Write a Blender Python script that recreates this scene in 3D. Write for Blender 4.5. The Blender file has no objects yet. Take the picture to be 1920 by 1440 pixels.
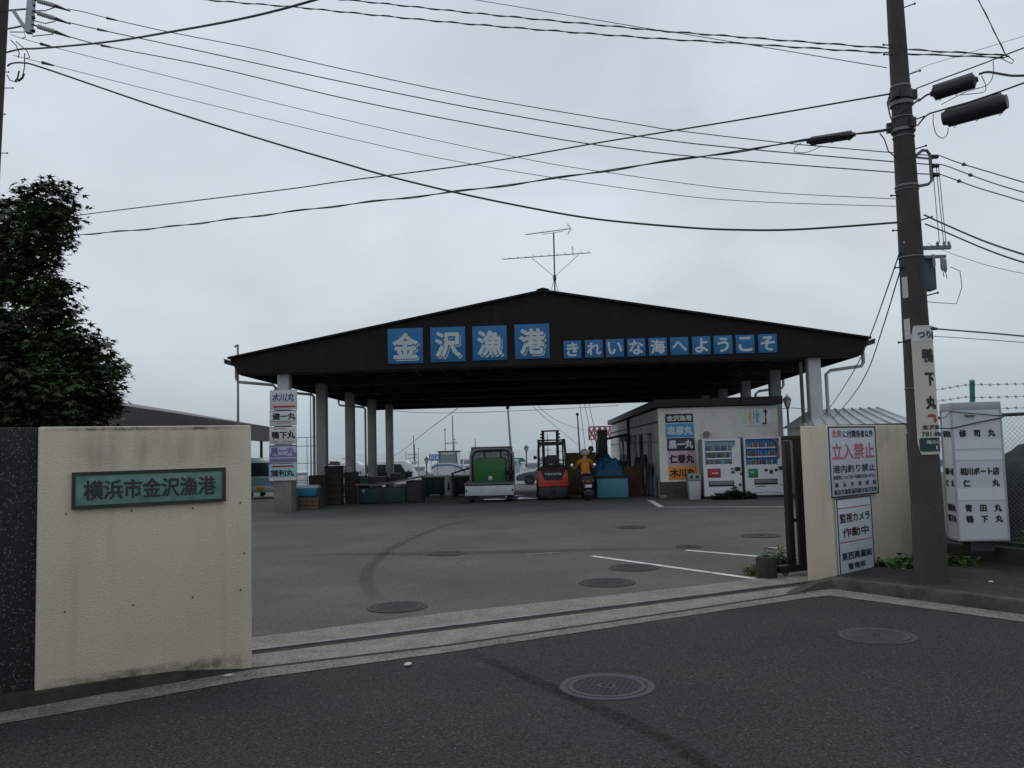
import bpy, bmesh, math, random
from mathutils import Vector, Matrix, noise
R = math.radians
SC = bpy.context.scene
COL = SC.collection
random.seed(7)

# ------------------------------------------------------------------ camera, sky, sun, exposure
EYE, PITCH, ROLL, FOC = 1.6, R(4.36), R(1.55), 1600.0
cam = bpy.data.cameras.new('camera'); cam.sensor_width = 36; cam.lens = 36*FOC/1920
cam.clip_start = .05; cam.clip_end = 8000
co = bpy.data.objects.new('camera', cam); COL.objects.link(co)
co.matrix_world = Matrix.Translation((0, 0, EYE)) @ Matrix.Rotation(math.pi/2+PITCH, 4, 'X') @ Matrix.Rotation(-ROLL, 4, 'Z') 
SC.camera = co
SUN_EL, SUN_AZ = R(58), R(-35)            # azimuth from +Y towards +X
wd = bpy.data.worlds.new('World'); SC.world = wd; wd.use_nodes = True
N = wd.node_tree.nodes; L = wd.node_tree.links
bg = N['Background']; bg.inputs['Strength'].default_value = .1
sky = N.new('ShaderNodeTexSky'); sky.sky_type = 'NISHITA'; sky.sun_disc = False
sky.sun_elevation = SUN_EL; sky.sun_rotation = SUN_AZ; sky.air_density = 1.0; sky.dust_density = 3
tc = N.new('ShaderNodeTexCoord')
sep = N.new('ShaderNodeSeparateXYZ'); L.new(tc.outputs['Generated'], sep.inputs[0])
ramp = N.new('ShaderNodeValToRGB'); L.new(sep.outputs['Z'], ramp.inputs[0])   # overcast: brighter overhead than at the horizon
e = ramp.color_ramp.elements
e[0].position = 0.0; e[0].color = (.355, .42, .465, 1)
e[1].position = .62; e[1].color = (.615, .665, .765, 1)
for p_, c_ in ((.06, (.43, .49, .535)), (.12, (.55, .60, .645)), (.20, (.60, .648, .715)), (.36, (.60, .648, .725))):
    q = e.new(p_); q.color = (*c_, 1)
mp = N.new('ShaderNodeMapping'); mp.inputs['Scale'].default_value = (1.3, 1.3, 2.6); L.new(tc.outputs['Generated'], mp.inputs[0])
nz = N.new('ShaderNodeTexNoise'); nz.inputs['Scale'].default_value = 2.3; nz.inputs['Detail'].default_value = 6; nz.inputs['Distortion'].default_value = .35; nz.inputs['Roughness'].default_value = .5
L.new(mp.outputs[0], nz.inputs['Vector'])
cr = N.new('ShaderNodeMapRange'); cr.inputs[1].default_value = .3; cr.inputs[2].default_value = .7; cr.inputs[3].default_value = 9.4; cr.inputs[4].default_value = 11.9
L.new(nz.outputs[0], cr.inputs[0])
mul = N.new('ShaderNodeVectorMath'); mul.operation = 'SCALE'; L.new(ramp.outputs[0], mul.inputs[0]); L.new(cr.outputs[0], mul.inputs['Scale'])
mx = N.new('ShaderNodeMix'); mx.data_type = 'RGBA'; mx.inputs[0].default_value = .95
L.new(sky.outputs[0], mx.inputs[6]); L.new(mul.outputs[0], mx.inputs[7]); L.new(mx.outputs[2], bg.inputs['Color'])
sl = bpy.data.lights.new('sun', 'SUN'); sl.energy = .55; sl.angle = R(25); sl.color = (1, .97, .92)
so = bpy.data.objects.new('sun', sl); COL.objects.link(so)
so.rotation_euler = (math.pi/2-SUN_EL, 0, -SUN_AZ+math.pi)
SC.view_settings.view_transform = 'Standard'; SC.view_settings.look = 'None'
SC.view_settings.exposure = 0; SC.view_settings.gamma = 1

# ------------------------------------------------------------------ where a point of the photograph stands in the place
cM = co.matrix_world.copy()
def ray(px, py):
    return (cM.to_3x3() @ Vector(((px-960)/FOC, (720-py)/FOC, -1)))
def at(px, py, Y):
    r = ray(px, py); return Vector((0, 0, EYE)) + r*(Y/r.y)
def gnd(px, py, z=0.0):
    r = ray(px, py); return Vector((0, 0, EYE)) + r*((z-EYE)/r.z)
SLOPE = .026
def gz(y): return 0.0 if y < 27 else -SLOPE*(min(y, 64)-27)
def foot(px, Y): return Vector(((at(px, 850, Y)).x, Y, gz(Y)))

# ------------------------------------------------------------------ materials
MATS = {}
def mat(name, col, rough=.7, var=.12, scale=6.0, bump=0.0, metal=0.0, dirt=None, dirt_amt=.0, dirt_scale=2.0, spec=None, speck=None, rib=None, streak=0.0, cracks=None, stains=None, fine=None, runs=None, bump_scale=None):
    if name in MATS: return MATS[name]
    m = bpy.data.materials.new(name); m.use_nodes = True
    n = m.node_tree.nodes; l = m.node_tree.links; b = n['Principled BSDF']
    b.inputs['Roughness'].default_value = rough; b.inputs['Metallic'].default_value = metal
    if spec is not None: b.inputs['Specular IOR Level'].default_value = spec
    t = n.new('ShaderNodeTexCoord')
    a = n.new('ShaderNodeTexNoise'); a.inputs['Scale'].default_value = scale; a.inputs['Detail'].default_value = 6; a.inputs['Roughness'].default_value = .6
    l.new(t.outputs['Object'], a.inputs['Vector'])
    mr = n.new('ShaderNodeMapRange'); mr.inputs[1].default_value = .28; mr.inputs[2].default_value = .72
    mr.inputs[3].default_value = 1-var; mr.inputs[4].default_value = 1+var; l.new(a.outputs[0], mr.inputs[0])
    sv = n.new('ShaderNodeVectorMath'); sv.operation = 'SCALE'; sv.inputs[0].default_value = col[:3]; l.new(mr.outputs[0], sv.inputs['Scale'])
    out = sv.outputs[0]
    def mixin(fac, c):
        nonlocal out
        k = n.new('ShaderNodeMix'); k.data_type = 'RGBA'; l.new(fac, k.inputs[0]); l.new(out, k.inputs[6])
        k.inputs[7].default_value = (*c, 1); out = k.outputs[2]
    if dirt:
        d = n.new('ShaderNodeTexNoise'); d.inputs['Scale'].default_value = dirt_scale; d.inputs['Detail'].default_value = 8; d.inputs['Roughness'].default_value = .65
        mpn = n.new('ShaderNodeMapping'); mpn.inputs['Scale'].default_value = (1, 1, 1-streak*.85); l.new(t.outputs['Object'], mpn.inputs[0]); l.new(mpn.outputs[0], d.inputs['Vector'])
        r2 = n.new('ShaderNodeMapRange'); r2.inputs[1].default_value = .48; r2.inputs[2].default_value = .72; r2.inputs[4].default_value = dirt_amt; l.new(d.outputs[0], r2.inputs[0])
        mixin(r2.outputs[0], dirt)
    if speck:
        for sc_, th, c in speck:
            v = n.new('ShaderNodeTexVoronoi'); v.inputs['Scale'].default_value = sc_; l.new(t.outputs['Object'], v.inputs['Vector'])
            sx = n.new('ShaderNodeSeparateColor'); l.new(v.outputs['Color'], sx.inputs[0])
            g = n.new('ShaderNodeMath'); g.operation = 'GREATER_THAN'; g.inputs[1].default_value = th; l.new(sx.outputs[0], g.inputs[0])
            g2 = n.new('ShaderNodeMath'); g2.operation = 'LESS_THAN'; g2.inputs[1].default_value = .42; l.new(v.outputs['Distance'], g2.inputs[0])
            g3 = n.new('ShaderNodeMath'); g3.operation = 'MULTIPLY'; l.new(g.outputs[0], g3.inputs[0]); l.new(g2.outputs[0], g3.inputs[1])
            mixin(g3.outputs[0], c)
    def fac_noise(scale, lo, hi, amt, det=7, sc3=None):
        d = n.new('ShaderNodeTexNoise'); d.inputs['Scale'].default_value = scale; d.inputs['Detail'].default_value = det; d.inputs['Roughness'].default_value = .62
        if sc3: q = n.new('ShaderNodeMapping'); q.inputs['Scale'].default_value = sc3; l.new(t.outputs['Object'], q.inputs[0]); l.new(q.outputs[0], d.inputs['Vector'])
        else: l.new(t.outputs['Object'], d.inputs['Vector'])
        r_ = n.new('ShaderNodeMapRange'); r_.inputs[1].default_value = lo; r_.inputs[2].default_value = hi; r_.inputs[4].default_value = amt; l.new(d.outputs[0], r_.inputs[0]); return r_.outputs[0]
    if stains:
        for sc_, lo, amt, c in stains: mixin(fac_noise(sc_, lo, lo+.12, amt), c)
    if runs: mixin(fac_noise(runs[0], runs[1], runs[1]+.2, runs[2], 5, (1, 1, .06)), runs[3])
    if fine: mixin(fac_noise(fine[0], .42, .62, fine[1], 3), fine[2])
    if cracks:
        for sc_, w_, mlo, c in cracks:
            q = n.new('ShaderNodeTexNoise'); q.inputs['Scale'].default_value = sc_*5; q.inputs['Detail'].default_value = 5; l.new(t.outputs['Object'], q.inputs['Vector'])
            s2 = n.new('ShaderNodeVectorMath'); s2.operation = 'SCALE'; s2.inputs['Scale'].default_value = .5/sc_; l.new(q.outputs['Color'], s2.inputs[0])
            ad = n.new('ShaderNodeVectorMath'); l.new(t.outputs['Object'], ad.inputs[0]); l.new(s2.outputs[0], ad.inputs[1])
            v = n.new('ShaderNodeTexVoronoi'); v.feature = 'DISTANCE_TO_EDGE'; v.inputs['Scale'].default_value = sc_; l.new(ad.outputs[0], v.inputs['Vector'])
            r_ = n.new('ShaderNodeMapRange'); r_.inputs[1].default_value = w_*sc_; r_.inputs[2].default_value = w_*sc_*.3; l.new(v.outputs[0], r_.inputs[0])
            m2 = n.new('ShaderNodeMath'); m2.operation = 'MULTIPLY'; l.new(r_.outputs[0], m2.inputs[0]); l.new(fac_noise(sc_*1.3, mlo, mlo+.1, .8, 3), m2.inputs[1]); mixin(m2.outputs[0], c)
    l.new(out, b.inputs['Base Color'])
    if bump or rib:
        bp = n.new('ShaderNodeBump'); bp.inputs['Distance'].default_value = .01
        if rib:
            w = n.new('ShaderNodeTexWave'); w.bands_direction = rib[0]; w.inputs['Scale'].default_value = rib[1]; l.new(t.outputs['Object'], w.inputs['Vector'])
            l.new(w.outputs[1], bp.inputs['Height']); bp.inputs['Strength'].default_value = rib[2]
        else:
            f = n.new('ShaderNodeTexNoise'); f.inputs['Scale'].default_value = bump_scale or scale*9; f.inputs['Detail'].default_value = 4; l.new(t.outputs['Object'], f.inputs['Vector'])
            l.new(f.outputs[0], bp.inputs['Height']); bp.inputs['Strength'].default_value = bump
        l.new(bp.outputs[0], b.inputs['Normal'])
    MATS[name] = m; return m
def paint(name, col, rough=.45, **k): return mat(name, col, rough, **{'var': .07, **k})
def vcmat(name, rough=.5, var=.0):
    """colour from the mesh's own face colours (paint of small goods)"""
    if name in MATS: return MATS[name]
    m = bpy.data.materials.new(name); m.use_nodes = True; n = m.node_tree.nodes; l = m.node_tree.links
    c = n.new('ShaderNodeVertexColor'); c.layer_name = 'tint'; l.new(c.outputs[0], n['Principled BSDF'].inputs['Base Color']); n['Principled BSDF'].inputs['Roughness'].default_value = rough
    MATS[name] = m; return m
def glass(name, col=(.02, .03, .035), rough=.06):
    return mat(name, col, rough, var=.02, spec=.6)

# ------------------------------------------------------------------ mesh builder
class MB:
    def __init__(s): s.v = []; s.f = []; s.c = []; s.col = None
    def add(s, vs, fs, M=None):
        o = len(s.v); s.v += [tuple(M @ Vector(p)) if M else tuple(p) for p in vs]
        s.f += [tuple(i+o for i in q) for q in fs]; s.c += [s.col]*len(fs); return s
    def box(s, x0, x1, y0, y1, z0, z1, M=None):
        return s.add([(x0,y0,z0),(x1,y0,z0),(x1,y1,z0),(x0,y1,z0),(x0,y0,z1),(x1,y0,z1),(x1,y1,z1),(x0,y1,z1)],
                     [(0,3,2,1),(4,5,6,7),(0,1,5,4),(1,2,6,5),(2,3,7,6),(3,0,4,7)], M)
    def tube(s, pts, r, n=8, r1=None, caps=True, flat=1.0):
        pts = [Vector(p) for p in pts]; m = len(pts); vs = []; up = None
        for i, p in enumerate(pts):
            d = (pts[min(i+1, m-1)]-pts[max(i-1, 0)]).normalized()
            if up is None:
                up = Vector((0, 0, 1)) if abs(d.z) < .9 else Vector((0, 1, 0))
            a = d.cross(up)
            if a.length < 1e-5: a = d.cross(Vector((1, .3, 0)))
            a.normalize(); b = a.cross(d).normalized(); up = b
            rr = r if r1 is None else r+(r1-r)*i/max(1, m-1)
            for k in range(n):
                t = 2*math.pi*(k+.5)/n; vs.append(p+a*math.cos(t)*rr+b*math.sin(t)*rr*flat)
        fs = [(i*n+k, i*n+(k+1) % n, (i+1)*n+(k+1) % n, (i+1)*n+k) for i in range(m-1) for k in range(n)]
        if caps: fs += [tuple(range(n))[::-1], tuple((m-1)*n+k for k in range(n))]
        return s.add(vs, fs)
    def lathe(s, prof, c=(0,0,0), n=20, axis='z', M=None):
        vs = []; c = Vector(c)
        for r, z in prof:
            for k in range(n):
                t = 2*math.pi*k/n; p = Vector((r*math.cos(t), r*math.sin(t), z))
                if axis == 'x': p = Vector((p.z, p.x, p.y))
                if axis == 'y': p = Vector((p.x, p.z, p.y))
                vs.append(c+p)
        m = len(prof)
        fs = [(i*n+k, i*n+(k+1) % n, (i+1)*n+(k+1) % n, (i+1)*n+k) for i in range(m-1) for k in range(n)]
        fs += [tuple(range(n))[::-1], tuple((m-1)*n+k for k in range(n))]
        return s.add(vs, fs, M)
    def prism(s, poly, a0, a1, plane='xz', M=None):
        """poly in a plane, swept along the third axis from a0 to a1"""
        def P(u, w, a): return {'xz': (u, a, w), 'yz': (a, u, w), 'xy': (u, w, a)}[plane]
        n = len(poly); vs = [P(u, w, a0) for u, w in poly]+[P(u, w, a1) for u, w in poly]
        fs = [tuple(range(n)), tuple(range(2*n-1, n-1, -1))]+[(k, n+k, n+(k+1) % n, (k+1) % n) for k in range(n)]
        return s.add(vs, fs, M)
    def ball(s, c, r, nu=12, nv=8, sq=(1,1,1)):
        c = Vector(c); vs = [c+Vector((0,0,-r*sq[2]))]
        for j in range(1, nv):
            ph = -math.pi/2+math.pi*j/nv
            for k in range(nu):
                t = 2*math.pi*k/nu; vs.append(c+Vector((r*sq[0]*math.cos(ph)*math.cos(t), r*sq[1]*math.cos(ph)*math.sin(t), r*sq[2]*math.sin(ph))))
        vs.append(c+Vector((0,0,r*sq[2]))); fs = []
        for k in range(nu):
            fs.append((0, 1+(k+1) % nu, 1+k)); fs.append((len(vs)-1, 1+(nv-2)*nu+k, 1+(nv-2)*nu+(k+1) % nu))
        for j in range(nv-2):
            for k in range(nu):
                a = 1+j*nu; fs.append((a+k, a+(k+1) % nu, a+nu+(k+1) % nu, a+nu+k))
        return s.add(vs, fs)
    def build(s, name, m, parent=None, bevel=0.0, smooth=True, label=None):
        me = bpy.data.meshes.new(name); me.from_pydata([tuple(p) for p in s.v], [], s.f); me.validate(); 
        bm = bmesh.new(); bm.from_mesh(me); bmesh.ops.recalc_face_normals(bm, faces=bm.faces)
        if bevel:
            ed = [e for e in bm.edges if e.is_manifold and e.calc_face_angle(0) > R(50)]
            bmesh.ops.bevel(bm, geom=ed, offset=bevel, segments=2, profile=.5, affect='EDGES', clamp_overlap=True)
        bm.to_mesh(me); bm.free()
        if any(c is not None for c in s.c) and not bevel:
            at_ = me.color_attributes.new('tint', 'FLOAT_COLOR', 'CORNER')
            for p in me.polygons:
                c = s.c[p.index] if p.index < len(s.c) else None
                for li in p.loop_indices: at_.data[li].color = (*(c or (.5, .5, .5)), 1)
        if smooth:
            for p in me.polygons: p.use_smooth = True
            me.set_sharp_from_angle(angle=R(38))
        me.materials.append(m)
        o = bpy.data.objects.new(name, me); COL.objects.link(o)
        if parent: o.parent = parent
        if label: o['label'] = label
        return o

def tag(o, label, cat, group=None):
    o['label'] = label; o['category'] = cat
    if group: o['group'] = group
    return o
def thing(name, label, cat, loc=(0,0,0), rotz=0.0, group=None):
    o = bpy.data.objects.new(name, None); COL.objects.link(o); o.empty_display_size = .2
    o.location = loc; o.rotation_euler = (0, 0, rotz); return tag(o, label, cat, group)
def struct(o): o['kind'] = 'structure'; return o
def copy_tree(o, parent=None):
    c = o.copy(); COL.objects.link(c)
    if parent: c.parent = parent
    for ch in list(o.children): copy_tree(ch, c)
    return c
def sheet(name, pts, m, z=None):
    b = MB(); b.add([(p[0], p[1], (p[2] if z is None else z)) for p in pts], [tuple(range(len(pts)))])
    return struct(b.build(name, m, smooth=False))

# ------------------------------------------------------------------ lettering
_tc = {}
def glyphs(s):
    if s not in _tc:
        c = bpy.data.curves.new('text', 'FONT'); c.body = s; c.resolution_u = 4
        o = bpy.data.objects.new('text', c); COL.objects.link(o)
        me = bpy.data.meshes.new_from_object(o.evaluated_get(bpy.context.evaluated_depsgraph_get()))
        vs = [(v.co.x, v.co.y) for v in me.vertices]; fs = [tuple(p.vertices) for p in me.polygons]
        bpy.data.objects.remove(o); bpy.data.meshes.remove(me); bpy.data.curves.remove(c)
        x0 = min(v[0] for v in vs); x1 = max(v[0] for v in vs); y0 = min(v[1] for v in vs); y1 = max(v[1] for v in vs)
        _tc[s] = (vs, fs, x0, x1, y0, y1)
    return _tc[s]
def write(mb, s, cx, cz, w, h, y, bold=.02, shear=0.0, M=None, wrap=None, order=0):
    """put a line of text in the xz plane facing -y, fitted into w by h; bold = stroke gain / letter height"""
    vs, fs, x0, x1, y0, y1 = glyphs(s)
    b = bold*h; sx = (w-2*b)/(x1-x0); sz = (h-2*b)/(y1-y0)
    offs = [(0, 0)]+([(b*math.cos(k*math.pi/4), b*math.sin(k*math.pi/4)) for k in range(8)] if bold else [])
    for i, (dx, dz) in enumerate(offs):
        P = []
        for vx, vy in vs:
            zz = cz+(vy-(y0+y1)/2)*sz+dz; xx = cx+(vx-(x0+x1)/2)*sx+dx+shear*(zz-cz)
            yy = y-.00025*i-.003*order
            if wrap: r_, = wrap; a = xx/r_; P.append(((r_-yy)*math.sin(a), -(r_-yy)*math.cos(a), zz))
            else: P.append((xx, yy, zz))
        mb.add(P, fs, M)
    return mb
# ------------------------------------------------------------------ ground, road, kerbs, water
asphalt_yard = mat('yard_asphalt', (.128, .131, .113), .92, spec=.15, var=.22, scale=.55, bump=.35, dirt=(.06,.06,.055), dirt_amt=.5, dirt_scale=.35,
                   speck=[(150, .88, (.19,.185,.165)), (110, .90, (.04,.04,.037))],
                   cracks=[(.22, .012, .50, (.03,.03,.027))], stains=[(.9, .60, .45, (.05,.05,.045)), (.16, .52, .35, (.075,.08,.07)), (3.5, .66, .5, (.06,.058,.052)), (11, .56, .35, (.075,.076,.067))], fine=(34, .7, (.06,.062,.053)))
asphalt_road = mat('road_asphalt', (.047, .050, .0425), .92, spec=.15, var=.22, scale=.7, bump=.5, dirt=(.034,.034,.033), dirt_amt=.6, dirt_scale=.5,
                   speck=[(130, .80, (.105,.11,.10)), (78, .98, (.19,.19,.18)), (120, .86, (.02,.02,.019))],
                   cracks=[(.35, .007, .50, (.012,.012,.011))], stains=[(1.1, .60, .5, (.022,.022,.02)), (.3, .5, .5, (.05,.053,.047)), (5, .66, .6, (.022,.021,.019)), (16, .54, .4, (.062,.065,.056))], fine=(52, .85, (.016,.0175,.015)))
conc_gutter = mat('gutter_concrete', (.175, .17, .145), .92, spec=.2, var=.3, scale=5, bump=.6, dirt=(.07,.075,.065), dirt_amt=.75, dirt_scale=2.2, speck=[(60, .8, (.32,.31,.28)), (45, .85, (.06,.06,.055))])
aggregate = mat('exposed_aggregate', (.215, .203, .176), .92, spec=.2, var=.25, scale=4, bump=.8, dirt=(.13,.12,.105), dirt_amt=.6, dirt_scale=1.5, speck=[(75, .72, (.33,.315,.28)), (62, .78, (.075,.072,.066))])
kerb_m = mat('kerb_concrete', (.07, .068, .056), .92, spec=.2, var=.35, scale=5, bump=.5, dirt=(.025,.03,.02), dirt_amt=.85, dirt_scale=2.4)
side_m = mat('sidewalk_asphalt', (.042, .039, .035), .92, spec=.15, var=.3, scale=1.6, bump=.5, dirt=(.09,.085,.08), dirt_amt=.4, speck=[(55, .93, (.14,.13,.12))])
water_m = mat('sea_water', (.05, .075, .08), .12, var=.05, scale=.4, bump=.25)
white_line = mat('road_marking_paint', (.62, .61, .55), .8, var=.2, scale=5, dirt=(.16,.16,.145), dirt_amt=.8, dirt_scale=4)

YB = 64
b = MB(); b.add([(-160,-70,0),(160,-70,0),(160,27,0),(-160,27,0),(160,YB,gz(YB)),(-160,YB,gz(YB)),(160,YB,-4),(-160,YB,-4)], [(0,1,2,3),(3,2,4,5),(5,4,6,7)])
struct(b.build('yard_ground', asphalt_yard, smooth=False))
sheet('sea', [(-5000,YB-.5,-2.1),(5000,YB-.5,-2.1),(5000,6500,-2.1),(-5000,6500,-2.1)], water_m)

near = [gnd(*p) for p in ((0,1360),(219,1322),(474,1275),(846,1224),(1277,1158),(1509,1123),(1556,1118),(1640,1129),(1920,1168))]
dl = (near[0]-near[2]).normalized(); dr = (near[8]-near[7]).normalized()
pl = near[0]+dl*30; pr = near[8]+dr*24
sheet('road', [pl]+near+[pr, Vector((26,-65,0)), Vector((-45,-65,0))], asphalt_road, .004)
inner = [gnd(*p) for p in ((0,1338),(219,1299),(474,1256),(846,1211),(1277,1147.5),(1509,1112),(1560,1105),(1640,1116),(1920,1154))]
pil = inner[0]+dl*30; pir = inner[8]+dr*24
b = MB(); a_ = [pl]+near+[pr]; c_ = [pil]+inner+[pir]
b.add([(p.x,p.y,.0085) for p in a_]+[(p.x,p.y,.0085) for p in c_], [(i, i+1, len(a_)+i+1, len(a_)+i) for i in range(len(a_)-1)])
struct(b.build('gutter', conc_gutter, smooth=False))
g2 = [gnd(*p) for p in ((452,1259),(474,1255.5),(846,1211),(1277,1147.5),(1509,1112))]
far = [gnd(*p) for p in ((452,1201),(474,1197),(846,1149),(1277,1103),(1530,1073))]
b = MB(); b.add([(p.x,p.y,.006) for p in g2]+[(p.x,p.y,.006) for p in far], [(i, i+1, 6+i, 5+i) for i in range(4)])
struct(b.build('gate_threshold', aggregate, smooth=False))
# dark joint between gutter and threshold
dark_joint = mat('dirt_joint', (.022,.024,.018), .95, var=.4, scale=9)
b = MB(); b.tube([(p.x,p.y,.006) for p in [inner[1]]+g2[1:]], .030, 6, flat=.35); struct(b.build('joint_groove', dark_joint))
b = MB(); b.tube([(p.x,p.y,.004) for p in [gnd(*q) for q in ((474,1197),(846,1149),(1277,1103),(1420,1085))]], .012, 6, flat=.4); struct(b.build('threshold_edge', mat('edge_angle_steel', (.17,.165,.155), .6, metal=.3, var=.3)))
rail_m = mat('rail_steel', (.30,.295,.285), .36, metal=.8, var=.25, scale=3)
r0 = gnd(440,1227.5); r1 = gnd(1525,1092.5); rd = (r1-r0).normalized(); rn = Vector((-rd.y, rd.x, 0))
b = MB(); b.tube([r0+Vector((0,0,.018)), r1+Vector((0,0,.018))], .012, 8)
rl = tag(b.build('gate_rail', rail_m), 'shiny steel gate rail running across the drive entrance', 'rail')
b = MB(); b.add([r0-rn*.10+Vector((0,0,.0095)), r1-rn*.10+Vector((0,0,.0095)), r1+rn*.022+Vector((0,0,.0095)), r0+rn*.022+Vector((0,0,.0095))], [(0,1,2,3)])
b.build('rail_bed', dark_joint, rl)

# kerbs
kf = [gnd(*p) for p in ((-700,1458),(0,1338),(219,1299),(330,1281),(400,1269),(474,1256))]; kh = [.085,.085,.085,.075,.045,.008]
b = MB(); vs = []
for p, h in zip(kf, kh):
    q = Vector((rn.x, rn.y, 0)); vs += [(p.x,p.y,-.02), (p.x+q.x*.02,p.y+q.y*.02,h), (p.x+q.x*1.4,p.y+q.y*1.4,h)]
b.add(vs, [(3*i+j, 3*i+3+j, 3*i+4+j, 3*i+1+j) for i in range(len(kf)-1) for j in (0,1)])
struct(b.build('kerb_by_gatepost', mat('mossy_kerb', (.022,.024,.017), .95, var=.4, scale=6, bump=.6, dirt=(.06,.06,.05), dirt_amt=.5, dirt_scale=3)))
kr = [gnd(*p) for p in ((1490,1117),(1509,1112),(1535,1107),(1560,1105),(1640,1116),(1920,1154))]; kr.append(kr[-1]+dr*22); hh = [.004,.03,.085,.115,.12,.12,.12]
nr = Vector((-dr.y, dr.x, 0)); nr = nr if nr.y > 0 else -nr
kn = [rn, rn, (rn+nr).normalized()*1.1, (rn+nr*1.5).normalized()*1.1, nr, nr, nr]
top_in = [p+q*.15 for p, q in zip(kr, kn)]
b = MB(); vs = []
for p, q, h in zip(kr, kn, hh): vs += [(p.x,p.y,-.02), (p.x+q.x*.015,p.y+q.y*.015,h*.86), (p.x+q.x*.03,p.y+q.y*.03,h), (p.x+q.x*.15,p.y+q.y*.15,h)]
b.add(vs, [(4*i+j, 4*i+4+j, 4*i+5+j, 4*i+1+j) for i in range(len(kr)-1) for j in (0,1,2)])
struct(b.build('kerb', kerb_m))
# gate walls: plan points
WL0 = gnd(65,1298,.075); WL0.z = 0; WL1 = gnd(473,1250,.02); WL1.z = 0       # left gatepost wall, front face
WR0 = gnd(1569,1081,.09); WR0.z = 0; WR1 = gnd(1714,1044,.116); WR1.z = 0          # right gatepost wall, front face
fd = Vector((.50, -.866, 0)); F0 = Vector((4.98, 11.25, 0))           # the fence runs towards the road
fp = [F0+fd*t for t in (0, 2.2, 9, 26)]
b = MB(); ti = [(p.x,p.y,max(h-.004, .004)) for p, h in zip(top_in, hh)]
back = [(WR0.x-.22,WR0.y+.22,.012), (WR0.x+.1,WR0.y+.12,.085), (WR1.x,WR1.y+.1,.116)]+[(p.x,p.y,.116) for p in fp]
vv = ti+back; nt = len(ti)
b.add(vv, [(0,1,nt), (1,2,nt+1,nt), (2,3,nt+2,nt+1), (3,4,nt+2), (4,5,nt+4,nt+2), (nt+2,nt+4,nt+3), (5,6,nt+6,nt+5,nt+4)])
struct(b.build('sidewalk', side_m, smooth=False))

# painted lines, each a worn strip of paint
def line(pts, w, name='parking_line'):
    b = MB(); g = [gnd(*p) for p in pts]; vs = []
    for i, p in enumerate(g):
        d = (g[min(i+1,len(g)-1)]-g[max(i-1,0)]).normalized(); q = Vector((-d.y,d.x,0))*w/2; vs += [p-q, p+q]
    b.add([(v.x,v.y,.005) for v in vs], [(2*i,2*i+2,2*i+3,2*i+1) for i in range(len(g)-1)])
    struct(b.build(name, white_line, smooth=False))
line(((1218,938),(1241,951.5)), .17); line(((1236,951),(1476,950.5)), .12)
line(((1110,1043),(1418,1086)), .10); line(((1287,1032),(1466,1047.5)), .10)
line(((1440,1027),(1480,1029)), .05)
fade = mat('worn_marking_paint', (.24,.235,.21), .85, var=.3, scale=6, dirt=(.1,.1,.09), dirt_amt=.95, dirt_scale=5)
b = MB(); p, q = gnd(985,1040), gnd(1052,1036.5); b.add([(p.x,p.y-.03,.005),(q.x,q.y-.03,.005),(q.x,q.y+.04,.005),(p.x,p.y+.04,.005)], [(0,1,2,3)]); struct(b.build('faded_line', fade, smooth=False))

# tyre marks: rubber laid on the asphalt, worn away towards the sides of the mark
def rubber(name, strength, grain=16, stretch=(1,1,1)):
    m = bpy.data.materials.new(name); m.use_nodes = True; n = m.node_tree.nodes; l = m.node_tree.links; bs = n['Principled BSDF']
    bs.inputs['Base Color'].default_value = (.009,.009,.0085,1); bs.inputs['Roughness'].default_value = .95; bs.inputs['Specular IOR Level'].default_value = .08
    c = n.new('ShaderNodeVertexColor'); c.layer_name = 'tint'; t = n.new('ShaderNodeTexCoord'); z = n.new('ShaderNodeTexNoise'); z.inputs['Scale'].default_value = grain; z.inputs['Detail'].default_value = 8; z.inputs['Roughness'].default_value = .7
    q = n.new('ShaderNodeMapping'); q.inputs['Scale'].default_value = stretch; l.new(t.outputs['Object'], q.inputs[0]); l.new(q.outputs[0], z.inputs['Vector']); k = n.new('ShaderNodeMapRange'); k.inputs[1].default_value = .34; k.inputs[2].default_value = .66; l.new(z.outputs[0], k.inputs[0])
    a = n.new('ShaderNodeMath'); a.operation = 'MULTIPLY'; l.new(c.outputs[0], a.inputs[0]); l.new(k.outputs[0], a.inputs[1])
    a2 = n.new('ShaderNodeMath'); a2.operation = 'MULTIPLY'; a2.use_clamp = True; a2.inputs[1].default_value = strength; l.new(a.outputs[0], a2.inputs[0]); l.new(a2.outputs[0], bs.inputs['Alpha'])
    return m
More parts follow.
